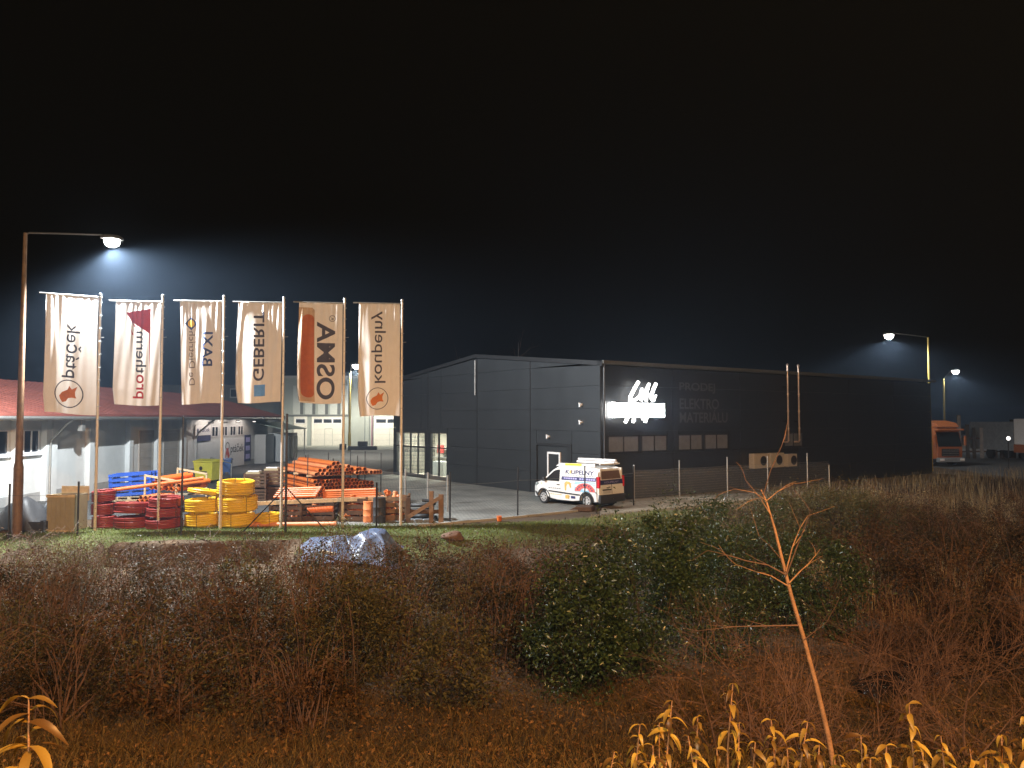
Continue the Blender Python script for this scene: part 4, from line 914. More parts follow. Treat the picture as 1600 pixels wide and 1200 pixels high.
for k in range(4):
    pa, pb = at(505, 777 - 3.0 * k, 29.5), at(592, 775 - 3.4 * k, 29.4)
    pipe('orange pipe lying crosswise behind the timber beam, bundle nearer the orange tub', pa, pb - pa, 2.1, .066, M['orange'], 'crosswise pipes near the orange tub')
# ribbed pipe
pa, pb = at(481, 797, 29.15), at(521, 795, 29.15); mb = MB(); prof = []
L = (pb - pa).length
for k in range(17): prof += [(.12, k * L / 17), (.12, (k + .45) * L / 17), (.10, (k + .55) * L / 17), (.10, (k + .95) * L / 17)]
o = mb.lathe(prof, 16).build('ribbed_pipe', M['orange'], None); o.location = pa; o.rotation_euler = (pb - pa).to_track_quat('Z', 'Y').to_euler(); tag(o, 'short ribbed orange pipe hanging on the front of the dark crate', 'pipe')
pa, pb = gnd(375, 825), gnd(525, 823.5); pipe('long orange pipe lying on the grass along the fence foot', pa + Vector((0, .15, .09)), pb - pa, (pb - pa).length, .085, M['orange_l'])
# barrels
def barrel(label, px, d_, r_, h_, m, cat='barrel', name='barrel'):
    t = empty(name, label, cat, ((px - 800) / 1200 * d_, d_, 0)); MB().lathe([(r_ * .92, 0), (r_, .05), (r_, h_ * .32), (r_ * 1.04, h_ * .34), (r_, h_ * .36), (r_, h_ * .65), (r_ * 1.04, h_ * .67), (r_, h_ * .69), (r_ * .97, h_)], 18).build('drum', m, t, True)
    MB().lathe([(r_ * 1.0, h_), (r_ * 1.0, h_ + .04), (r_ * .9, h_ + .05), (.001, h_ + .05)], 18).build('lid', m, t, True)
barrel('orange plastic tub standing between crates and black bin', 578, 29.2, .22, .75, M['orange_l'], 'tub', 'tub')
barrel('black plastic bin standing beside the orange tub', 594, 28.9, .24, .92, M['plastic_d'], 'bin', 'black_bin')
# timber trestle with diagonal
g = gnd(672, 820); g.y += .4
t = empty('timber_trestle', 'brown timber trestle with long diagonal brace near the corner post', 'trestle', g)
MB().box(-.08, .08, -.06, .06, 0, 1.2).build('upright', M['wood'], t); MB().box(.28, .46, -.1, .02, 0, 1.08).build('upright', M['wood'], t); MB().box(-.95, -.78, -.06, .06, 0, .95).build('upright', M['wood_d'], t)
MB().bar((-.85, -.13, .25), (.42, -.13, 1.02), .06, .14).build('diagonal', M['wood'], t); MB().box(-.95, .46, .062, .12, .35, .5).build('rail', M['wood_d'], t)
g = gnd(648, 820); g.y += 1.2
t = empty('tangled_hose', 'black ribbed hose dumped behind the timber trestle', 'hose', (g.x + .2, g.y, .0)); pts = []
for k in range(60): a = k * .35; pts.append((math.cos(a) * (.4 + .1 * math.sin(k)), math.sin(a) * .35, .09 + k * .011))
MB().tube(pts, .07, 8).build('hose', M['plastic_d'], t, True)
for k in range(3): MB().lathe([(.2, 0), (.22, .1), (.2, .12)], 12, Matrix.Translation((-.5 + .35 * k, -.45, .0))).build('hose_end', M['greyplast'], t)
# small things at the paving edge
g = gnd(780, 815); t = empty('orange_pot', 'small orange plastic pot standing at the paving kerb', 'pot', (g.x, g.y, .016)); MB().lathe([(.075, 0), (.09, .02), (.095, .15), (.105, .155), (.105, .18), (.08, .18), (.07, .05)], 16).build('pot_body', M['orange'], t, True); MB().lathe([(.105, .181), (.112, .19), (.105, .2)], 16, close=True).build('rim', M['orange_l'], t)
g = gnd(905, 800); t = empty('earth_ramp', 'rusty brown slab lying at the kerb behind the van', 'slab', (g.x, g.y, .0)); MB().prism([(-.55, 0, .01), (.55, 0, .01), (.5, 0, .20), (-.15, 0, .22), (-.4, 0, .08)], (.25, .9, 0)).build('slab', M['wood_d'], t, bevel=.03)
def stone(label, p, s, seed):
    bm = bmesh.new(); bmesh.ops.create_icosphere(bm, subdivisions=3, radius=1); rg = np.random.default_rng(seed); ks = rg.normal(0, 2.2, (6, 3))
    for v in bm.verts: 
        d = 1 + .12 * sum(math.sin(Vector(k).dot(v.co) + i) for i, k in enumerate(ks)) * .6; v.co = Vector((v.co.x * s[0], v.co.y * s[1], v.co.z * s[2])) * d
    o = bm_obj(bm, 'stone', M['rock']); o.location = p; smooth_mesh(o.data, 60); return tag(o, label, 'stone')
g = gnd(708, 838); stone('reddish boulder lying at the edge of the grass strip', (g.x, g.y, hz(g.x, g.y) + .12), (.34, .26, .18), 4)
# tarpaulin over a heap
t = empty('tarpaulin_heap', 'crumpled grey blue tarpaulin spread over an earth heap', 'tarpaulin', (-4.75, 24.7, 0)); nu, nv = 90, 50; pts = []
rg = np.random.default_rng(5); fold = [(rg.normal(0, 4.5), rg.normal(0, 3.5), rg.uniform(0, 6), rg.uniform(.03, .075)) for _ in range(11)]
for j in range(nv + 1):
    for i in range(nu + 1):
        u, v = i / nu, j / nv; x = -1.9 + 3.1 * u + .10 * math.sin(7 * v) + .05 * math.sin(17 * v); y = -.95 + 1.7 * v + .1 * math.sin(5 * u) + .05 * math.sin(19 * u)
        hump = .70 * math.exp(-((u - .74) / .2) ** 4 - ((v - .62) / .42) ** 2) + .22 * math.exp(-((u - .38) / .16) ** 2 - ((v - .6) / .35) ** 2)
        z = hz(-4.75 + x, 24.7 + y) + .04 + hump + sum(a * (1 - abs(math.sin(kx * u * 1.6 + ky * v + ph_)) ** .6) for kx, ky, ph_, a in fold) * (.25 + .9 * min(1, hump * 2)) - .12 * min(1, hump * 2)
        pts.append((x, y, z))
MB().add(pts, [(j * (nu + 1) + i, j * (nu + 1) + i + 1, (j + 1) * (nu + 1) + i + 1, (j + 1) * (nu + 1) + i) for j in range(nv) for i in range(nu)]).build('sheet', mat('grey_blue_tarpaulin', (.085, .115, .19), .45, 0, .15, 3, .1, 20), t, True)
MB().bar((-1.2, -.5, hz(-6.2, 24.1) + .28), (-.7, -.75, hz(-5.7, 23.85) + .30), .1, .08).build('weight_board', M['wood_l'], t)
# ------------------------------------------------------------------ van
fw, rw = gnd(853, 787), gnd(917, 794); fwd = (fw - rw).normalized(); ang = math.atan2(fwd.y, fwd.x)
left = Vector((-fwd.y, fwd.x, 0)); axc = (fw + rw) / 2 - left * .78
VS = (fw - rw).length / 2.68
van = empty('delivery_van', 'small white panel van with bathroom adverts and roof rack parked by the dark wall', 'van', (axc.x, axc.y, .016), ang)
van.scale = (max(.97, VS),) * 3
FA, RA, WR = 1.34, -1.34, .315
def wd(x, z):
    wv = .90 - max(0, z - 1.05) * .14; wv -= max(0, x - 1.5) ** 2 * .55; return wv - max(0, .5 - z) * .08
def arch(c, r_, n=10): return [(c + r_ * math.cos(a), .30 + r_ * math.sin(a)) for a in [math.pi * k / n for k in range(n + 1)]]
ra_ = .385
low = [(2.14, .30), (2.16, .55), (2.12, .78), (1.98, .95), (1.6, 1.05), (1.2, 1.05), (.4, 1.05), (-.6, 1.05), (-1.5, 1.05), (-2.05, 1.05), (-2.07, .6), (-2.03, .30)]
bottom = [p for p in arch(RA, ra_)[::-1]]; bottom2 = [p for p in arch(FA, ra_)[::-1]]
lowpoly = low + bottom + [(-.5, .24), (.5, .24)] + bottom2
upp = [(1.6, 1.05), (1.42, 1.12), (1.1, 1.36), (.78, 1.62), (.52, 1.76), (.1, 1.82), (-.8, 1.84), (-1.7, 1.82), (-1.93, 1.76), (-2.0, 1.45), (-2.05, 1.05), (-1.5, 1.05), (-.6, 1.05), (.4, 1.05), (1.2, 1.05)]
def side_solid(poly):
    mb = MB(); k = len(poly); v = [(x, wd(x, z), z) for x, z in poly] + [(x, -wd(x, z), z) for x, z in poly]
    mb.add(v, [(i, (i + 1) % k, k + (i + 1) % k, k + i) for i in range(k)] + [tuple(range(k)), tuple(range(2 * k - 1, k - 1, -1))]); return mb
bd = side_solid(lowpoly).build('body', M['paint_w'], van); bd.data.materials[0] = M['paint_w']
up = side_solid(upp).build('upper_body', M['paint_w'], van)
for o in (bd, up):
    bm = bmesh.new(); bm.from_mesh(o.data); bmesh.ops.triangulate(bm, faces=[f for f in bm.faces if len(f.verts) > 4]); bm.to_mesh(o.data); bm.free()
    b = o.modifiers.new('bevel', 'BEVEL'); b.width = .035; b.segments = 2; b.limit_method = 'ANGLE'; b.angle_limit = R(40)
def on_side(poly, name, m, off=.006, parent=van, sides=(1,), th=.006):
    for s in sides:
        mb = MB(); k = len(poly); v = [(x, s * (wd(x, z) + off), z) for x, z in poly] + [(x, s * (wd(x, z) + off - th), z) for x, z in poly]
        mb.add(v, [tuple(range(k)), tuple(range(2 * k - 1, k - 1, -1))] + [(i, (i + 1) % k, k + (i + 1) % k, k + i) for i in range(k)]); o = mb.build(name, m, parent)
    return o
def rx(z): return np.interp(z, [.3, .6, 1.05, 1.45, 1.76], [-2.03, -2.07, -2.05, -2.0, -1.93])
def on_rear(poly, name, m, off=.008, parent=van):
    k = len(poly); v = [(rx(z) - off, y, z) for y, z in poly] + [(rx(z) - off + .012, y, z) for y, z in poly]
    return MB().add(v, [tuple(range(k)), tuple(range(2 * k - 1, k - 1, -1))] + [(i, (i + 1) % k, k + (i + 1) % k, k + i) for i in range(k)]).build(name, m, parent)
# cab doors
dr = on_side([(1.05, .36), (.28, .33), (.26, 1.05), (.30, 1.06), (1.18, 1.06), (1.24, .9), (1.16, .6)], 'door', M['paint_w'], .008, van, (1, -1), .01)
on_side([(1.28, 1.10), (.95, 1.38), (.72, 1.56), (.52, 1.63), (.34, 1.64), (.32, 1.10)], 'side_window', M['cglass'], .008, van, (1, -1))
MB().add([(1.50, -.74, 1.12), (1.50, .74, 1.12), (.76, .66, 1.68), (.76, -.66, 1.68), (1.46, -.74, 1.10), (1.46, .74, 1.10), (.72, .66, 1.66), (.72, -.66, 1.66)], [(0, 1, 2, 3), (7, 6, 5, 4), (0, 4, 5, 1), (1, 5, 6, 2), (2, 6, 7, 3), (3, 7, 4, 0)]).build('windscreen', M['cglass'], van)
on_side([(.46, .93), (.30, .93), (.30, .97), (.46, .97)], 'door_handle', M['plastic_d'], .03, van, (1,), .025)
on_side([(1.0, .60), (-.95, .52), (-.95, .58), (1.0, .66)], 'rub_strip', M['plastic_d'], .016, van, (1, -1), .014)
on_side([(1.92, .80), (1.62, .95), (1.80, .98), (2.02, .86)], 'headlight', M['glass'], .006, van, (1, -1)); on_side([(1.5, .93), (1.44, .93), (1.44, .97), (1.5, .97)], 'indicator', M['yel_p'], .008, van, (1,))
# bumpers
side_solid([(2.2, .26), (2.22, .5), (2.1, .56), (1.79, .52), (1.73, .26)]).build('front_bumper', M['plastic_d'], van, bevel=.03)
side_solid([(-2.13, .26), (-2.15, .58), (-2.06, .62), (-1.92, .78), (-1.78, .74), (-1.70, .50), (-1.73, .26)]).build('rear_bumper', M['plastic_d'], van, bevel=.02)
for c in (FA, RA):
    for s in (1, -1):
        mb = MB(); n = 12
        for k in range(n):
            a0, a1 = math.pi * k / n, math.pi * (k + 1) / n
            q = [(c + rr * math.cos(a), .30 + rr * math.sin(a)) for rr, a in ((ra_ - .01, a0), (ra_ - .01, a1), (ra_ + .05, a1), (ra_ + .05, a0))]
            v = [(x, s * (wd(x, z) + .012), z) for x, z in q] + [(x, s * (wd(x, z) - .02), z) for x, z in q]
            mb.add(v, [(0, 1, 2, 3), (7, 6, 5, 4), (0, 4, 5, 1), (2, 6, 7, 3)])
        mb.build('wheel_arch', M['plastic_d'], van)
        wm = Matrix.Translation((c, s * .80, WR)) @ Matrix.Rotation(R(-90) * s, 4, 'X')
        wh = MB().lathe([(.21, -.10), (.27, -.11), (.305, -.07), (.312, 0), (.305, .07), (.27, .10), (.21, .09)], 28, wm, True).build('wheel', M['rubber'], van, True)
        hb = MB().lathe([(.215, .075), (.20, .095), (.06, .085), (.05, .10), (.001, .10)], 28, wm).build('hubcap', M['hub'], wh, True)
        for k in range(7):
            mm = wm @ Matrix.Rotation(2 * math.pi * k / 7, 4, 'Z'); MB().prism([(.10, -.022, .093), (.17, -.035, .101), (.17, .035, .101), (.10, .022, .093)], (0, 0, .004), mm).build('hubcap_slot', M['plastic_d'], wh)
        MB().box(c - .33, c + .33, min(s * .45, s * .62), max(s * .45, s * .62), .3, .66).build('arch_liner', M['black'], van)
MB().box(-1.9, 1.9, -.55, .55, .16, .24).build('underbody', M['black'], van)
# rear
on_rear([(-.78, .62), (.78, .62), (.78, 1.10), (.74, 1.72), (-.74, 1.72), (-.78, 1.10)], 'rear_door', M['paint_w'])
on_rear([(-.68, 1.30), (.68, 1.30), (.64, 1.66), (-.64, 1.66)], 'rear_window', mat('rear_window_film', (.16, .11, .09), .35, 0, .2, 4), .016)
on_rear([(-.80, 1.06), (.80, 1.06), (.79, 1.27), (-.79, 1.27)], 'rear_band', M['navy'], .0165)
bm = text_geo('KOUPELNY', .12, .0); fit(bm, -.5, .5, 1.12, 1.2); bm_obj(bm, 'rear_lettering', M['lilac'], van, lambda c: Vector((rx(c.y) - .0185, -c.x, c.y)))
on_rear([(-.012, .63), (.012, .63), (.012, 1.06), (-.012, 1.06)], 'door_gap', M['black'], .010)
on_rear([(.12, .92), (.26, .92), (.26, .96), (.12, .96)], 'rear_handle', M['plastic_d'], .03); on_rear([(.10, .66), (.62, .66), (.62, .78), (.10, .78)], 'licence_plate', M['hub'], .014); on_rear([(.05, .80), (.66, .80), (.66, .86), (.05, .86)], 'plate_light_bar', M['plastic_d'], .02)
for s in (1, -1):
    MB().box(-2.075, -1.90, min(s * .80, s * .915), max(s * .80, s * .915), .92, 1.42).build('tail_light', M['redlens'], van, bevel=.02)
    MB().box(-2.04, -1.88, min(s * .70, s * .80), max(s * .70, s * .80), 1.42, 1.78).build('pillar_trim', M['paint_w'] if s > 0 else M['paint_w'], van, bevel=.02)
    m_ = MB().box(1.14, 1.30, min(s * .93, s * 1.07), max(s * .93, s * 1.07), 1.08, 1.27).box(1.18, 1.24, min(s * .86, s * .93), max(s * .86, s * .93), 1.10, 1.16).build('door_mirror', M['plastic_d'] if s > 0 else M['paint_w'], van, bevel=.02)
# adverts on the left side
bm = text_geo('K UPELNY', .2, .005); fit(bm, -1.72, -.02, 1.47, 1.66)
for v in bm.verts: v.co.x = -1.74 - v.co.x   # mirror into van frame, reading from front to rear
bm_obj(bm, 'side_lettering', M['navy'], van, lambda c: Vector((c.x, wd(c.x, c.y) + .008, c.y)))
on_side([(-.32 - .07 * math.cos(k * .7), 1.565 + .08 * math.sin(k * .7)) for k in range(9)], 'lettering_drop', M['gold'], .008)
on_side([(.20, 1.18), (-1.86, 1.20), (-1.86, 1.36), (.20, 1.34)], 'side_band', M['navy'], .006)
for k in range(14):
    x = .05 - k * .135; 
    if k == 6: continue
    on_side([(x, 1.235), (x - .1, 1.238), (x - .1, 1.315), (x, 1.31)], 'band_print', M['lilac'], .009, van, (1,), .003)
for k in range(11): x = .0 - k * .16; on_side([(x, 1.405), (x - .11, 1.406), (x - .11, 1.43), (x, 1.429)], 'small_print', M['greyplast'], .007, van, (1,), .003)
on_side([(-.62, .70), (-1.84, .72), (-1.86, 1.17), (-.62, 1.15)], 'scene_print', M['sky'], .006)
arc = [(-1.24 - .60 * math.cos(math.pi * k / 14), .70 + .40 * math.sin(math.pi * k / 14)) for k in range(15)]; arc2 = [(-1.24 - .28 * math.cos(math.pi * k / 14), .70 + .18 * math.sin(math.pi * k / 14)) for k in range(15)][::-1]
on_side([(x, max(z, .725)) for x, z in arc + arc2], 'arch_print', M['pink'], .009)
for k in range(8): a = math.pi * (k + .7) / 8.6; x0, z0 = -1.24 - .44 * math.cos(a), .72 + .29 * math.sin(a); on_side([(x0 + .03, z0 - .03), (x0 - .03, z0 - .03), (x0 - .03, z0 + .04), (x0 + .03, z0 + .04)], 'arch_patch', M['navy'], .012, van, (1,), .003)
on_side([(-1.1, .78), (-1.42, .78), (-1.38, .86), (-1.15, .87)], 'bathtub_print', M['white'], .012, van, (1,), .003)
tap = [(-.02, .72), (-.10, .70), (-.12, .92), (-.20, 1.02), (-.30, .98), (-.34, .84), (-.42, .84), (-.40, 1.04), (-.28, 1.12), (-.10, 1.13), (.0, 1.02)]
on_side(tap, 'tap_print', M['gold'], .007); on_side([(-.05, .34), (-.28, .33), (-.32, .48), (-.22, .52), (-.06, .50)], 'tap_print', M['gold'], .007)
on_side([(-.40, .36), (-.66, .36), (-.66, .48), (-.40, .48)], 'badge_print', M['navy'], .007)
for k in range(6): x = 1.0 - k * .13; on_side([(x, .75), (x - .1, .75), (x - .1, .79), (x, .79)], 'door_print', M['greyplast'], .0095, van, (1,), .003)
for k in range(7): x = .98 - k * .12; on_side([(x, .48), (x - .08, .475), (x - .08, .505), (x, .51)], 'door_print', M['gold'], .0095, van, (1,), .003)
# roof rack: bars, pipe tubes, advert board
MB().prism([(.62, .78, 1.80), (.35, .80, 1.95), (-1.78, .80, 1.99), (-1.78, .80, 1.86)], (0, .04, 0)).build('roof_board', M['white'], van)
MB().prism([(.0, .845, 1.86), (.0, .845, 1.95), (-1.0, .845, 1.965), (-1.0, .845, 1.87)], (0, .004, 0)).build('board_print', M['yel_p'], van)
for x in (.1, -.75, -1.65): MB().box(x - .03, x + .03, -.72, .78, 1.87, 1.91).build('rack_bar', M['galv'], van); MB().box(x - .03, x + .03, -.70, -.64, 1.80, 1.87).build('rack_foot', M['galv'], van)
for y, zz, r_ in ((-.55, 1.98, .065), (-.36, 1.98, .065), (-.45, 2.10, .06)): MB().tube([(-1.95, y, zz), (.3, y, zz)], r_, 10).build('roof_tube', M['white'], van, True)
MB().box(-1.98, -1.90, -.70, .70, 1.93, 1.99).build('rack_end', M['white'], van, bevel=.01)

# ------------------------------------------------------------------ truck and right hand background
tx, ty = (1482 - 800) / 1200 * 63, 63
t = empty('orange_truck', 'orange cab truck parked beyond the end of the dark hall', 'truck', (tx, ty, .016), R(12))
MB().prism([(-1.2, 0, .6), (-1.2, -.05, 1.5), (-1.2, .25, 2.85), (-1.2, .5, 3.2), (-1.2, 2.0, 3.2), (-1.2, 2.0, .6)], (2.4, 0, 0)).build('cab', M['truck'], t, bevel=.06)
MB().prism([(-1.02, .0, 3.2), (-1.02, .35, 3.55), (-.4, .7, 3.75), (.4, .7, 3.75), (1.02, .35, 3.55), (1.02, .0, 3.2)], (0, 1.1, 0)).build('roof_spoiler', M['truck'], t, bevel=.05)
MB().box(-1.25, 1.25, -.22, .2, 2.92, 3.08).build('sun_visor', M['truck'], t, bevel=.03)
MB().add([(-1.1, -.07, 1.62), (1.1, -.07, 1.62), (1.05, .2, 2.8), (-1.05, .2, 2.8), (-1.1, -.03, 1.62), (1.1, -.03, 1.62), (1.05, .24, 2.8), (-1.05, .24, 2.8)], [(0, 1, 2, 3), (7, 6, 5, 4), (0, 4, 5, 1), (1, 5, 6, 2), (2, 6, 7, 3), (3, 7, 4, 0)]).build('windscreen', M['cglass'], t)
MB().box(-.8, .8, -.1, -.03, .85, 1.45).build('grille', M['plastic_d'], t); 
for k in range(4): MB().box(-.75, .75, -.13, -.1, .9 + k * .14, .93 + k * .14).build('grille_bar', M['galv'], t)
MB().box(-1.22, 1.22, -.25, .1, .35, .72).build('bumper', M['greyplast'], t, bevel=.04)
for s in (-1, 1):
    MB().box(s * .95 - .2, s * .95 + .2, -.28, -.2, .48, .66).build('headlight', M['white'], t); MB().box(s * 1.45 - .1, s * 1.45 + .1, -.1, .0, 1.7, 2.5).build('mirror', M['truck'], t, bevel=.03); MB().bar((s * 1.2, .1, 2.6), (s * 1.45, -.05, 2.5), .04).bar((s * 1.2, .1, 1.75), (s * 1.45, -.05, 1.8), .04).build('mirror_arm', M['black'], t)
    for y in (1.0, 4.4): MB().lathe([(.3, -.14), (.48, -.15), (.52, 0), (.48, .15), (.3, .14)], 20, Matrix.Translation((s * 1.05, y, .52)) @ Matrix.Rotation(R(90), 4, 'Y')).build('wheel', M['rubber'], t, True)
MB().box(-1.0, 1.0, 2.1, 7, .75, 1.0).build('chassis', M['black'], t); MB().box(-1.2, 1.2, 2.3, 7, 1.0, 2.5).build('load_body', M['wood_d'], t, bevel=.03)
# plank fence and vehicles farther right
t = empty('plank_hoarding', 'pale weathered hoarding of uneven upright planks at the far road', 'fence', (44, 76, 0)); rg = np.random.default_rng(8); x = 0
m_pl = [mat('pale_plank', (.28, .26, .24), .9, 0, .3, 3), mat('grey_plank', (.07, .065, .06), .9, 0, .3, 3)]
while x < 12:
    w_ = rg.uniform(.25, .55); h_ = rg.uniform(2.6, 4.3); MB().box(x, x + w_, rg.uniform(-.02, .02), .05, 0, h_).build('plank', m_pl[int(rg.random() < .6)], t); x += w_ + rg.uniform(.1, .5)
MB().box(-.1, 12.2, .09, .15, .6, .75).box(-.1, 12.2, .09, .15, 1.9, 2.05).build('rail', M['wood_d'], t)
p = at(1575, 685, 60); t = empty('round_beacon', 'small round lit lamp on a short dark post at the far road', 'lamp', (p.x, p.y, 0)); MB().tube([(0, 0, 0), (0, 0, p.z - .05)], .04, 8).build('post', M['black'], t); MB().lathe([(.22, -.02), (.22, .04), (.17, .045)], 18, Matrix.Translation((0, 0, p.z)) @ Matrix.Rotation(R(90), 4, 'X')).build('bezel', M['black'], t, True); MB().lathe([(.165, .03), (.16, .06), (.001, .09)], 18, Matrix.Translation((0, 0, p.z)) @ Matrix.Rotation(R(90), 4, 'X')).build('lens', glow('beacon_lens', (1, .97, .9), 2.2), t, True)
p = at(1624, 690, 70); t = empty('parked_lorry', 'white and orange lorry parked at the far road beside the round lamp', 'lorry', (p.x, p.y, .016), R(5)); MB().box(-.9, 1.5, 0, 2, 1.5, 3.9).build('cab', M['white'], t, bevel=.08); MB().box(-.95, 1.5, -.05, 2.02, .75, 1.5).build('cab_skirt', M['truck'], t, bevel=.05); MB().box(-.7, 1.3, -.03, .0, 2.3, 3.3).build('windscreen', M['cglass'], t); MB().box(-.9, 1.5, 2.05, 8, .9, 3.6).build('load_body', M['greyplast'], t)
for x in (-.6, 1.2):
    for y in (.9, 5.5): MB().lathe([(.3, -.14), (.48, -.15), (.52, 0), (.48, .15), (.3, .14)], 18, Matrix.Translation((x, y, .52)) @ Matrix.Rotation(R(90), 4, 'Y')).build('wheel', M['rubber'], t, True)
    MB().box(x - .2, x + .2, -.08, -.05, .95, 1.2).build('headlight', M['white'], t)
# ------------------------------------------------------------------ vegetation
def leaf_geo(c, size, rng, up=.4, aspect=.5, fold=.25):
    n = len(c); d = rng.normal(0, 1, (n, 3)); d[:, 2] *= .6; d /= np.linalg.norm(d, axis=1)[:, None]
    nn = rng.normal(0, 1, (n, 3)); nn[:, 2] = np.abs(nn[:, 2]) + up; s = np.cross(d, nn); s /= np.linalg.norm(s, axis=1)[:, None] + 1e-9
    nr = np.cross(s, d); L = (size * rng.uniform(.6, 1.3, n))[:, None]
    b = c; tip = c + d * L - np.array([0, 0, .15]) * L; mid = c + d * L * .45 + nr * L * fold * .0
    l = mid + s * L * aspect * .5 + nr * L * fold * .4; r_ = mid - s * L * aspect * .5 + nr * L * fold * .4
    v = np.stack([b, l, tip, r_], 1).reshape(-1, 3); k = np.arange(n)[:, None] * 4
    f = np.concatenate([k + np.array([0, 1, 2]), k + np.array([0, 2, 3])], 1).reshape(-1, 3); return v, f
def blade_geo(p, hgt, wid, rng, lean=.35):
    n = len(p); a = rng.uniform(0, 6.28, n); ln = rng.normal(0, lean, (n, 2)); h_ = hgt * rng.uniform(.5, 1.2, n)
    sx_ = np.stack([np.cos(a), np.sin(a), np.zeros(n)], 1) * wid * .5
    m_ = p + np.stack([ln[:, 0] * h_ * .35, ln[:, 1] * h_ * .35, h_ * .6], 1); tp = p + np.stack([ln[:, 0] * h_, ln[:, 1] * h_, h_ * .95], 1)
    v = np.stack([p - sx_, p + sx_, m_ + sx_ * .7, m_ - sx_ * .7, tp], 1).reshape(-1, 3); k = np.arange(n)[:, None] * 5
    f = np.concatenate([k + np.array([0, 1, 2]), k + np.array([0, 2, 3]), k + np.array([3, 2, 4])], 1).reshape(-1, 3); return v, f
LM = dict(ever=leaf_mat('glossy_evergreen_leaf', (.018, .035, .014), (.075, .115, .04), .32, .15, .6), olive=leaf_mat('olive_leaf', (.045, .042, .016), (.17, .14, .05), .6, .3, .25),
    brown=leaf_mat('withered_brown_leaf', (.04, .022, .012), (.14, .075, .032), .8, .25, .1), mix=leaf_mat('autumn_bramble_leaf', (.022, .023, .011), (.10, .062, .026), .65, .3, .2),
    yellow=leaf_mat('yellow_autumn_leaf', (.30, .17, .03), (.58, .40, .09), .45, .35), grass=leaf_mat('green_grass_blade', (.07, .105, .015), (.21, .27, .045), .5, .3),
    dry=leaf_mat('dry_straw_blade', (.15, .10, .045), (.42, .31, .15), .7, .3), litter=leaf_mat('fallen_leaf', (.06, .032, .014), (.34, .18, .07), .75, .2, .15))
def clump_cloud(rng, n, ncl, rx_, ry_, rz_, spread):
    d = rng.normal(0, 1, (ncl, 3)); d /= np.linalg.norm(d, axis=1)[:, None]; rad = rng.uniform(.45, 1.0, ncl)[:, None] ** .6
    cl = d * rad * np.array([rx_, ry_, rz_]); cl[:, 2] = cl[:, 2] + rz_
    cl *= rng.uniform(.85, 1.12, (ncl, 1))
    i = rng.integers(0, ncl, n); p = cl[i] + rng.normal(0, 1, (n, 3)) * spread * rng.uniform(.5, 1.3, (ncl, 1))[i]
    p[:, 2] = np.maximum(p[:, 2], .03); return p, cl
def shrub(name, label, cat, x, y, w_, h_, n, lm, leaf, seed, group=None, ncl=26, spread=.2, stems=10, aspect=.5, stem_m='bark_d', z=None, depth=None, canes=0):
    rng = np.random.default_rng(seed); z = hz(x, y) - .03 if z is None else z; t = empty(name, label, cat, (x, y, z), 0, group)
    p, cl = clump_cloud(rng, n, ncl, w_ / 2, (depth or w_) / 2, h_ / 2, spread)
    v, f = leaf_geo(p, leaf, rng, aspect=aspect); stuff(np_mesh('foliage', v, f, LM[lm], t))
    mb = MB()
    for c in cl[:stems]:
        b0 = Vector((rng.normal(0, w_ * .05), rng.normal(0, w_ * .05), -.1)); c = Vector(c); mid = b0.lerp(c, .5) + Vector((rng.normal(0, .08), rng.normal(0, .08), .1))
        mb.tube([b0, mid, c, c + (c - mid) * .35], [.022, .014, .008, .003], 5)
    for k in range(canes):
        a = rng.uniform(0, 6.28); L = h_ * rng.uniform(.7, 1.25); o_ = rng.uniform(.25, .7) * w_ * .75; b0 = Vector((rng.normal(0, w_ * .15), rng.normal(0, w_ * .15), 0)); dv = Vector((math.cos(a), math.sin(a), 0))
        P_ = [b0, b0 + dv * o_ * .15 + Vector((0, 0, L * .5)), b0 + dv * o_ * .45 + Vector((0, 0, L * .88)), b0 + dv * o_ * .8 + Vector((0, 0, L)), b0 + dv * o_ * 1.15 + Vector((0, 0, L * .9))]
        mb.tube(P_, [.007, .006, .005, .004, .002], 3, cap=False)
    mb.build('stems', M[stem_m], t); return t
# big glossy bushes in the middle
shrub('evergreen_bush', 'broad dark green bush with glossy leaves, first of the row below the van', 'bush', (905 - 800) / 1200 * 14.6, 14.6, 1.9, 2.75, 9000, 'ever', .085, 21, 'evergreen bushes', 34, .22, 10)
shrub('evergreen_bush', 'tallest dark green glossy bush standing in the middle of the row', 'bush', (1000 - 800) / 1200 * 15.6, 15.6, 2.5, 3.25, 11000, 'ever', .08, 22, 'evergreen bushes', 40, .25, 10)
shrub('evergreen_bush', 'dark glossy bush closest to the bare sapling in the row', 'bush', (1100 - 800) / 1200 * 17, 17, 2.7, 3.0, 9000, 'ever', .075, 23, 'evergreen bushes', 36, .25, 10)
shrub('evergreen_bush', 'rounded dark green glossy bush behind the tallest one, toward the gravel', 'bush', (1050 - 800) / 1200 * 21, 21, 3.4, 3.0, 9000, 'ever', .08, 27, 'evergreen bushes', 36, .28, 10)
shrub('evergreen_bush', 'rounded glossy bush below the air conditioners, behind the sapling', 'bush', (1165 - 800) / 1200 * 22, 22, 3.0, 2.7, 8000, 'ever', .08, 28, 'evergreen bushes', 32, .28, 10)
shrub('olive_bush', 'tall olive bush with yellowish leaves on the ridge before the hall', 'bush', (1280 - 800) / 1200 * 27, 27, 3.4, 2.9, 7000, 'olive', .08, 29, None, 34, .28, 10, .5)
shrub('ivy_mound', 'mound of glossy green ivy between the stream and the ridge grass', 'ivy', (1290 - 800) / 1200 * 18, 18.5, 2.0, 2.7, 7000, 'ever', .085, 24, None, 26, .24, 8)
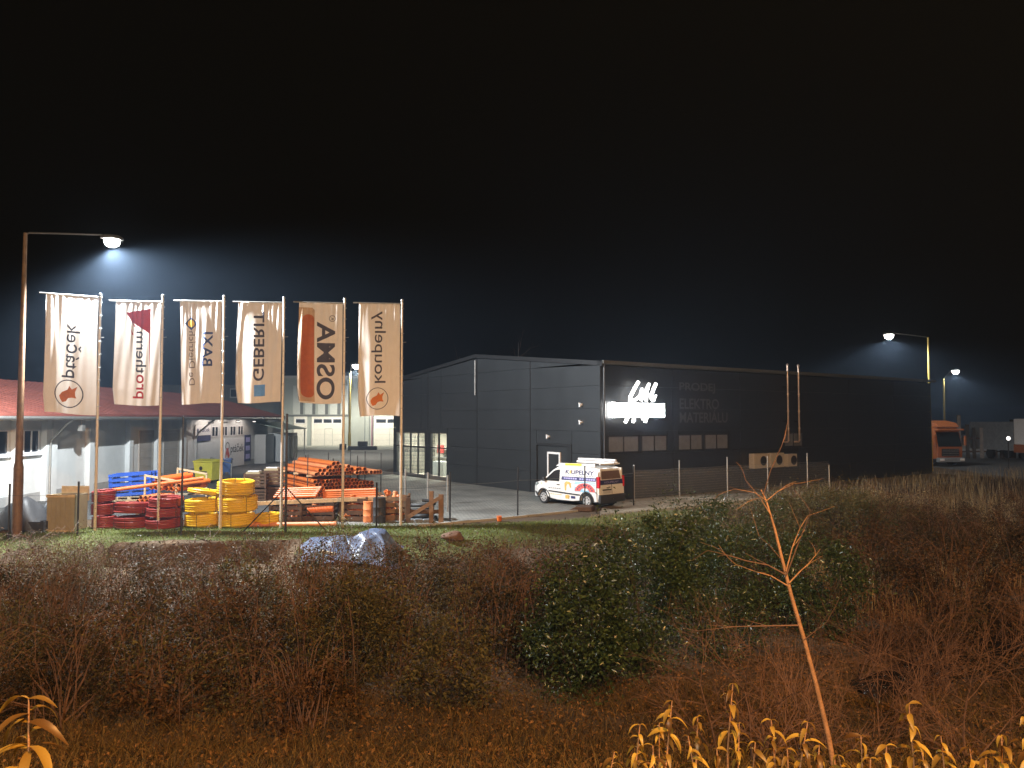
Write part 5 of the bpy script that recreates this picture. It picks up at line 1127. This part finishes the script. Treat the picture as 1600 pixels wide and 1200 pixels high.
shrub('olive_bush', 'olive green bush with pale narrow leaves below the tarpaulin', 'bush', (545 - 800) / 1200 * 14.5, 14.5, 1.9, 2.2, 5200, 'olive', .085, 25, None, 26, .22, 10, .3)
shrub('olive_bush', 'low olive bush with scattered leaves beside the tall glossy bushes', 'bush', (700 - 800) / 1200 * 13.5, 13.5, 1.8, 1.5, 2600, 'olive', .08, 26, None, 22, .22, 9, .45)
# bramble thicket on the bank, individual shrubs
rg = np.random.default_rng(33); k = 0
spots = []
for yy in np.arange(12.5, 24.4, 1.25):
    for xx in np.arange(-16, 1.5, 1.55):
        x, y = xx + rg.uniform(-.6, .6), yy + rg.uniform(-.5, .5)
        if abs(x / y) > .72 or (x > -7.5 and x < -3 and y > 23): continue
        if y > 22.6 and x < -6 and rg.random() < .6: continue
        if y < 15 and abs(x / y + .02) < .22 and rg.random() < .7: continue
        spots.append((x, y))
for (x, y) in spots:
    lm = ['mix', 'brown', 'mix', 'olive'][int(rg.integers(0, 4))]; h_ = rg.uniform(1.15, 2.2) * (.8 if y > 19 else 1) * (.55 if y > 22.3 else 1) * (.7 if y < 13.6 else 1); w_ = rg.uniform(1.6, 2.6)
    nm = {'mix': 'dark autumn bramble shrub in the thicket on the bank', 'brown': 'withered brown weed shrub in the thicket on the bank', 'olive': 'olive leaved shrub in the thicket on the bank'}[lm]
    ls = rg.uniform(.05, .115)
    shrub('bramble_shrub', nm, 'shrub', x, y, w_, h_, int((900 * w_ * h_ / 2 + 300) * (.075 / ls) ** 1.3), lm, ls, int(100 + x * 37 + y * 911), nm, int(rg.integers(12, 24)), rg.uniform(.14, .3), 9, rg.uniform(.3, .6), 'twig', canes=int(rg.integers(10, 34)))
# shrubs on the right side of the bank
for i, (px, d_, w_, h_, lm) in enumerate([(760, 21, 2.2, 1.1, 'brown'), (850, 22, 2.3, 1.2, 'mix'), (950, 24, 2.4, 1.0, 'mix'), (1060, 25, 2.6, 1.3, 'ever'), (1150, 24, 2.4, 1.2, 'mix'), (1180, 29, 2.0, .8, 'grass'), (1250, 27, 2.3, 1.3, 'olive'), (1320, 27, 2.6, 1.6, 'mix'), (1400, 29, 2.6, 1.3, 'brown'),
        (1480, 28, 2.6, 1.3, 'brown'), (1580, 27, 3, 1.5, 'brown'), (1380, 21, 2.2, 1.3, 'mix'), (1480, 20, 2.4, 1.6, 'brown'), (1570, 19, 2.4, 1.8, 'brown'), (1230, 33, 2.2, 1.2, 'olive'), (1290, 34, 2.2, 1.4, 'olive'), (1350, 35, 2.4, 1.2, 'dry'), (1420, 36, 2.6, 1.1, 'dry'), (1215, 30, 2.4, 1.5, 'olive'), (1265, 31, 2.4, 1.7, 'olive'), (1320, 31, 2.6, 1.7, 'olive'), (1375, 32, 2.6, 1.6, 'olive'), (1425, 33, 2.4, 1.4, 'brown'), (1195, 26, 2.2, 1.3, 'olive'), (1345, 29, 2.4, 1.5, 'ever'), (1640, 22, 3, 2, 'brown'), (1450, 24, 2.6, 1.5, 'mix'), (1530, 24, 2.8, 1.5, 'mix'), (1340, 24, 2.2, 1.4, 'brown'), (1600, 33, 3, 1.4, 'brown'), (1540, 32, 3, 1.3, 'mix'), (1470, 33, 3, 1.3, 'brown'), (1420, 17, 2, 1.2, 'brown'), (1530, 16, 2.2, 1.3, 'mix'), (1200, 21, 1.6, 1.0, 'mix')]):
    x = (px - 800) / 1200 * d_; nm = 'low shrub on the bank below the dark hall with ' + {'brown': 'withered brown', 'mix': 'dark autumn', 'ever': 'glossy green', 'grass': 'bright green', 'olive': 'olive yellow', 'dry': 'straw coloured'}[lm] + ' leaves'
    h_ *= 1.3; w_ *= 1.15
    shrub('bank_shrub', nm, 'shrub', x, d_, w_, h_, int(1500 * w_ * h_ / 2) + 500, lm, .075, 700 + i, nm, 22, .22, 8, .45, 'twig', canes=16)
# grass and ground cover (uncountable)
def scatter(n, x0, x1, y0, y1, keep, rng):
    x, y = rng.uniform(x0, x1, n), rng.uniform(y0, y1, n); m_ = keep(x, y, rng); x, y = x[m_], y[m_]; return np.stack([x, y, height(x, y) - .01], 1)
def S(x, y): return y - np.interp(x, EDGE_X, EDGE_Y)
rng = np.random.default_rng(91)
inpit = lambda x, y: (x > -13.2) & (x < -6.9) & (S(x, y) > -2.6) & (S(x, y) < -.1)
gp = scatter(150000, -19, 6.5, 22, 33, lambda x, y, r_: (S(x, y) > -1.3) & (S(x, y) < np.interp(x, [-5, -2, 2], [2.6, 2.2, 1.2])) & ~inpit(x, y) & (r_.random(len(x)) < np.clip(.75 + .5 * fbm(x * 2, y * 2), .15, 1)), rng)
v, f = blade_geo(gp, .11, .014, rng, .5); g_ = stuff(np_mesh('grass', v, f, LM['grass'])); tag(g_, 'short green grass strip along the flagpoles and fence', 'grass')
gp = scatter(60000, 3, 20, 27, 42, lambda x, y, r_: (S(x, y) > -3.5) & (S(x, y) < 1.6) & (r_.random(len(x)) < np.clip(.6 + .7 * fbm(x * 2, y * 2), .1, 1)), rng)
v, f = blade_geo(gp, .14, .014, rng, .7); g_ = stuff(np_mesh('dry_grass', v, f, LM['dry'])); tag(g_, 'yellowed dry grass beside the gravel below the lit sign', 'grass')
gp = scatter(60000, 9, 44, 19, 56, lambda x, y, r_: (S(x, y) > -15) & (S(x, y) < 1.2) & (x / y > .33) & (x / y < .75) & (r_.random(len(x)) < np.clip(.5 + .9 * fbm(x, y), .05, 1)), rng)
v, f = blade_geo(gp, .95, .018, rng, .22); g_ = stuff(np_mesh('tall_dry_grass', v, f, LM['dry'])); tag(g_, 'tall straw coloured grass on the ridge before the dark hall', 'grass')
gp = scatter(60000, -15, 17, 6.5, 25, lambda x, y, r_: (S(x, y) < -.8) & (np.abs(x / y) < .75) & ~inpit(x, y), rng); gp[:, 2] += .03 + np.abs(rng.normal(0, .03, len(gp)))
v, f = leaf_geo(gp, .075, rng, 1.2, .5); g_ = stuff(np_mesh('leaf_litter', v, f, LM['litter'])); tag(g_, 'fallen brown leaves covering the ground of the bank', 'leaf litter')
gp = scatter(30000, -13, 14, 6.5, 24, lambda x, y, r_: (S(x, y) < -1.2) & (np.abs(x / y) < .75) & (r_.random(len(x)) < np.clip(.4 + .8 * fbm(x, y), .05, 1)), rng)
v, f = blade_geo(gp, .30, .014, rng, .8); g_ = stuff(np_mesh('weeds', v, f, LM['mix'])); tag(g_, 'matted dark weeds and grass tufts over the bank', 'weeds')
gp = scatter(60000, -9, 12, 6, 15, lambda x, y, r_: (np.abs(x / y) < .75) & (r_.random(len(x)) < np.clip(.45 + .9 * fbm(x * 1.5, y * 1.5), .03, 1)), rng)
v, f = blade_geo(gp, .22, .010, rng, .9); g_ = stuff(np_mesh('matted_grass', v, f, leaf_mat('rank_grass_blade', (.07, .045, .015), (.26, .17, .06), .8, .3, .1))); tag(g_, 'rank tangled grass on the near slope among fallen leaves', 'grass')
# stream
m_w = mat('stream_water', (.008, .008, .007), .10, 0, .1, 3, 1, 9, spec=1.0)
nx_, ny_ = 60, 8; xs = np.linspace(6.8, 13.5, nx_); gw = np.stack([np.stack([xs, 15.7 + .72 * (xs - 7.6) + (k / (ny_ - 1) - .5) * 1.3, np.full(nx_, -1.40) + .01 * np.sin(xs * 11 + k * 2)], -1) for k in range(ny_)])
ii = np.arange(nx_ * ny_).reshape(ny_, nx_); fq = np.stack([ii[:-1, :-1], ii[:-1, 1:], ii[1:, 1:], ii[1:, :-1]], -1).reshape(-1, 4)
struct(np_mesh('stream_water', gw.reshape(-1, 3), fq, m_w, smooth=True))
# ------------------------------------------------------------------ bare sapling and twiggy shrubs
def twigs(mb, p, d, L, r_, lev, rng, spread=.55, n=3, grav=0):
    p = Vector(p); d = Vector(d).normalized(); pts = [p]; rr = [r_]; kids = []
    seg = 4
    for k in range(seg):
        d = (d + Vector(rng.normal(0, .10, 3)) + Vector((0, 0, grav))).normalized(); p = p + d * L / seg; pts.append(p.copy()); rr.append(r_ * (1 - .75 * (k + 1) / seg) + .0006)
        if lev > 0 and k >= 0:
            for _ in range(n if k == seg - 1 else max(1, n - 2)): kids.append((p.copy(), (d + Vector(rng.normal(0, spread, 3))).normalized(), L * rng.uniform(.45, .75), rr[-1] * .75))
    mb.tube(pts, rr, 5 if r_ > .006 else 3, cap=False)
    for a in kids: twigs(mb, a[0], a[1], a[2], a[3], lev - 1, rng, spread, n, grav)
rng = np.random.default_rng(17); D = 5.5
sap = empty('bare_sapling', 'slender leafless orange brown sapling leaning in the foreground', 'tree', (at(1312, 1250, D).x, D, hz(at(1312, 1250, D).x, D)))
o0 = Vector(sap.location)
tr = [(1320, 1320), (1309, 1235), (1294, 1150), (1275, 1070), (1255, 995), (1236, 930), (1224, 882), (1210, 825), (1197, 782), (1189, 765)]
pts = [at(a, b, D + .004 * i) - o0 for i, (a, b) in enumerate(tr)]; pts[0] = Vector((.02, 0, -.1))
MB().tube(pts, [.024, .021, .019, .017, .0155, .014, .012, .009, .006, .004], 10).build('trunk', M['bark'], sap, True)
brl = [[(1226, 897), (1200, 883), (1165, 876), (1135, 867), (1106, 860)], [(1230, 915), (1205, 900), (1180, 893), (1150, 882)], [(1248, 977), (1200, 978), (1150, 979), (1104, 984)], [(1233, 911), (1250, 893), (1264, 880), (1274, 868)],
       [(1229, 898), (1240, 868), (1254, 832), (1266, 798)], [(1228, 893), (1238, 855), (1250, 825), (1262, 806)], [(1219, 872), (1203, 853), (1186, 838)], [(1205, 806), (1188, 778), (1165, 750)], [(1193, 772), (1204, 735), (1216, 708), (1224, 690)],
       [(1197, 782), (1180, 770), (1150, 764)], [(1256, 1000), (1275, 985), (1292, 972)], [(1196, 784), (1215, 768), (1240, 756)]]
for i, b in enumerate(brl):
    q = [at(a, c, D + .02 * k * (1 if i % 2 else -1)) - o0 for k, (a, c) in enumerate(b)]; mb = MB(); n_ = len(q)
    mb.tube(q, [(.0055 if i < 6 else .0035) * (1 - .75 * k / (n_ - 1)) for k in range(n_)], 6)
    for k in range(1, n_):
        for _ in range(1): dd = (q[k] - q[k - 1]).normalized() + Vector(rng.normal(0, .5, 3)); twigs(mb, q[k], dd, .20, .0016, 0, rng, .5, 2)
    mb.build('branch', M['bark'] if i % 2 else M['twig'], sap, True)
for i, (px, d_, h_, lev, lab, sp) in enumerate([(1165, 8.2, 1.9, 3, 'bare twiggy shrub close behind the leaning sapling', .6), (1120, 10, 1.8, 3, 'bare twiggy shrub between glossy bush and leaning sapling', .6), (1385, 11.0, 2.4, 3, 'bare branching shrub beside the stream glints', .55), (1245, 8.8, 1.5, 3, 'low bare shrub at the foot of the leaning sapling', .65),
        (1590, 12.5, 2.8, 3, 'wide bare shrub overhanging the ditch on the truck side', .7), (1480, 15, 2.0, 3, 'bare thorny shrub on the far side of the stream', .6), (1330, 16, 1.8, 3, 'bare thorny shrub below the ivy mound', .6), (1500, 9, 1.6, 3, 'bare shrub above the yellow leaved shoots', .65), (1215, 31, 1.9, 2, 'bare reddish shrub on the ridge below the air conditioners', .5)]):
    x = (px - 800) / 1200 * d_; t = empty('bare_shrub', lab, 'shrub', (x, d_, hz(x, d_)), 0, 'bare shrubs'); rg = np.random.default_rng(400 + i)
    mb = MB(); twigs(mb, (0, 0, -.1), (-.25 if i % 2 else .1, 0, 1), h_ * .55, .022, lev, rg, sp, 3); mb.build('trunk', M['twig'], t, True)
    mb = MB()
    for k in range(3): twigs(mb, (rg.normal(0, .08), rg.normal(0, .08), -.1), (rg.normal(0, .7), rg.normal(0, .4), 1), h_ * .5, .014, lev - 1, rg, sp, 4)
    mb.build('side_stems', M['twig'], t, True)
# weed stalks rising on the ridge
# ------------------------------------------------------------------ yellow leaved shoots near the camera
def big_leaf(L, w_, droop):
    n = 6; v = []; 
    for k in range(n + 1):
        u = k / n; wv = w_ * math.sin(math.pi * min(1, u * .93 + .05)) ** .8 * (1 - .3 * u); x = L * u * (1 - .25 * droop * u); z = -droop * L * u * u + .12 * L * math.sin(u * 2.6)
        v += [(x, wv / 2, z + wv * .18), (x, 0, z), (x, -wv / 2, z + wv * .18)]
    f = [(3 * k + j, 3 * k + j + 1, 3 * k + j + 4, 3 * k + j + 3) for k in range(n) for j in range(2)]
    me = MB().add(v, f).mesh('leaf'); smooth_mesh(me, 80); return me
LEAFM = [big_leaf(.075, .026, .55), big_leaf(.06, .022, .9), big_leaf(.085, .027, .35)]
LONGM = [big_leaf(.14, .030, .55), big_leaf(.12, .027, .8), big_leaf(.15, .032, .4)]
def obj_rand_leaf(name, c1, c2):
    m = leaf_mat(name, c1, c2, .42, .35); n = m.node_tree.nodes; L = m.node_tree.links; oi = n.new('ShaderNodeObjectInfo'); rp = next(x for x in n if x.bl_idname == 'ShaderNodeValToRGB')
    for l in list(rp.inputs['Fac'].links): L.remove(l)
    L.new(oi.outputs['Random'], rp.inputs['Fac']); return m
m_yl = obj_rand_leaf('yellow_shoot_leaf', (.10, .05, .015), (.55, .38, .07))
for me in LEAFM + LONGM: me.materials.append(m_yl)
rg = np.random.default_rng(77)
def shoot(px, py, d_, nleaf, scale, lab, group, lv=None):
    top = at(px, py, d_); x0 = top.x + rg.normal(0, .08); z0 = hz(x0, d_); t = empty('leafy_shoot', lab, 'plant', (x0, d_, z0), 0, group); tp = top - Vector((x0, d_, z0))
    P = [Vector((0, 0, -.05)), tp * .4 + Vector((rg.normal(0, .03), rg.normal(0, .03), 0)), tp * .75 + Vector((rg.normal(0, .02), 0, 0)), tp]
    MB().tube(P, [.006, .005, .0035, .002], 6).build('stem', M['bark'], t, True)
    for k in range(nleaf):
        u = max(.05, 1 - (k // 2) * .034 * (.7 + .6 * rg.random()) * scale / max(.25, tp.z))
        i_ = 0 if u < .4 else (1 if u < .75 else 2); us = [0, .4, .75, 1]; q = P[i_].lerp(P[i_ + 1], (u - us[i_]) / (us[i_ + 1] - us[i_]))
        o = bpy.data.objects.new('leaf', (lv or LEAFM)[int(rg.integers(0, 3))]); COL.objects.link(o); o.parent = t; o.location = q; s_ = scale * rg.uniform(.75, 1.2) * (.6 + .5 * min(1, (k + 1) / 6)); o.scale = (s_,) * 3
        az = (k % 2) * math.pi + (k // 2) * 1.4 + rg.normal(0, .35); o.rotation_euler = (rg.normal(0, .25), rg.uniform(-.15, .5), az)
for (px, py, d_, n_, sc) in [(1145, 1068, 2.9, 12, 1), (1050, 1095, 2.8, 12, 1), (1000, 1132, 2.7, 12, 1), (1090, 1120, 3.1, 12, 1), (1180, 1160, 2.6, 10, 1), (1262, 1128, 2.8, 14, 1.05), (1230, 1170, 2.5, 10, 1), (1345, 1150, 2.6, 10, 1.05), (1420, 1100, 2.7, 14, 1.15), (1385, 1165, 2.5, 10, 1), (1470, 1150, 2.9, 12, 1), (1565, 1150, 2.5, 12, 1.1), (1515, 1170, 2.8, 10, 1), (1020, 1165, 2.5, 10, 1), (1120, 1170, 2.4, 10, 1), (1310, 1180, 2.7, 10, 1), (960, 1175, 2.6, 8, 1), (1600, 1120, 3.0, 12, 1), (1075, 1150, 2.5, 10, .9), (1205, 1125, 3.0, 10, .9), (1155, 1130, 3.2, 10, .9), (1280, 1165, 2.4, 10, .9), (1440, 1175, 2.4, 10, 1), (1360, 1185, 2.3, 8, 1), (1540, 1185, 2.3, 8, 1), (1030, 1130, 3.1, 10, .8)]:
    shoot(px, py, d_, n_ + 6, sc * .8, 'leafy shoot with drooping yellow leaves below the leaning sapling', 'yellow leaved shoots below the sapling')
shoot(45, 1092, 1.9, 24, .85, 'single tall shoot with long drooping yellow leaves, apart from the others', None, LONGM)
# birches far behind the dark hall
for i, (px, d_, h_) in enumerate([(808, 85, 12.4), (716, 88, 11)]):
    x = (px - 800) / 1200 * d_; t = empty('birch_tree', 'faint bare birch tree rising behind the dark hall roof', 'tree', (x, d_, 0), 0, 'birches behind the hall'); rg = np.random.default_rng(60 + i); mb = MB()
    mb.tube([(0, 0, -.2), (.1, 0, h_ * .5), (.15, 0, h_)], [.14, .09, .02], 8); mb.build('trunk', mat('birch_bark', (.16, .15, .14), .8, 0, .4, 5), t, True); mb = MB()
    for k in range(14): z = h_ * (.35 + .6 * k / 14); twigs(mb, (.1, 0, z), (rg.normal(), rg.normal(), .9), h_ * .16, .02, 1, rg, .4, 3)
    mb.build('crown', M['twig'], t)
# ------------------------------------------------------------------ night haze
HB = MB().box(-410, 410, -65, 910, -3.0, 13.2)
hm = bpy.data.materials.new('night_haze'); hm.use_nodes = True; n = hm.node_tree.nodes
for q in list(n):
    if q.bl_idname == 'ShaderNodeBsdfPrincipled': n.remove(q)
pv = n.new('ShaderNodeVolumePrincipled'); pv.inputs['Color'].default_value = (.5, .7, 1, 1); pv.inputs['Density'].default_value = .0015; pv.inputs['Anisotropy'].default_value = .55
hm.node_tree.links.new(pv.outputs[0], n['Material Output'].inputs['Volume'])
stuff(HB.build('haze', hm))
SC.cycles.volume_step_rate = 1
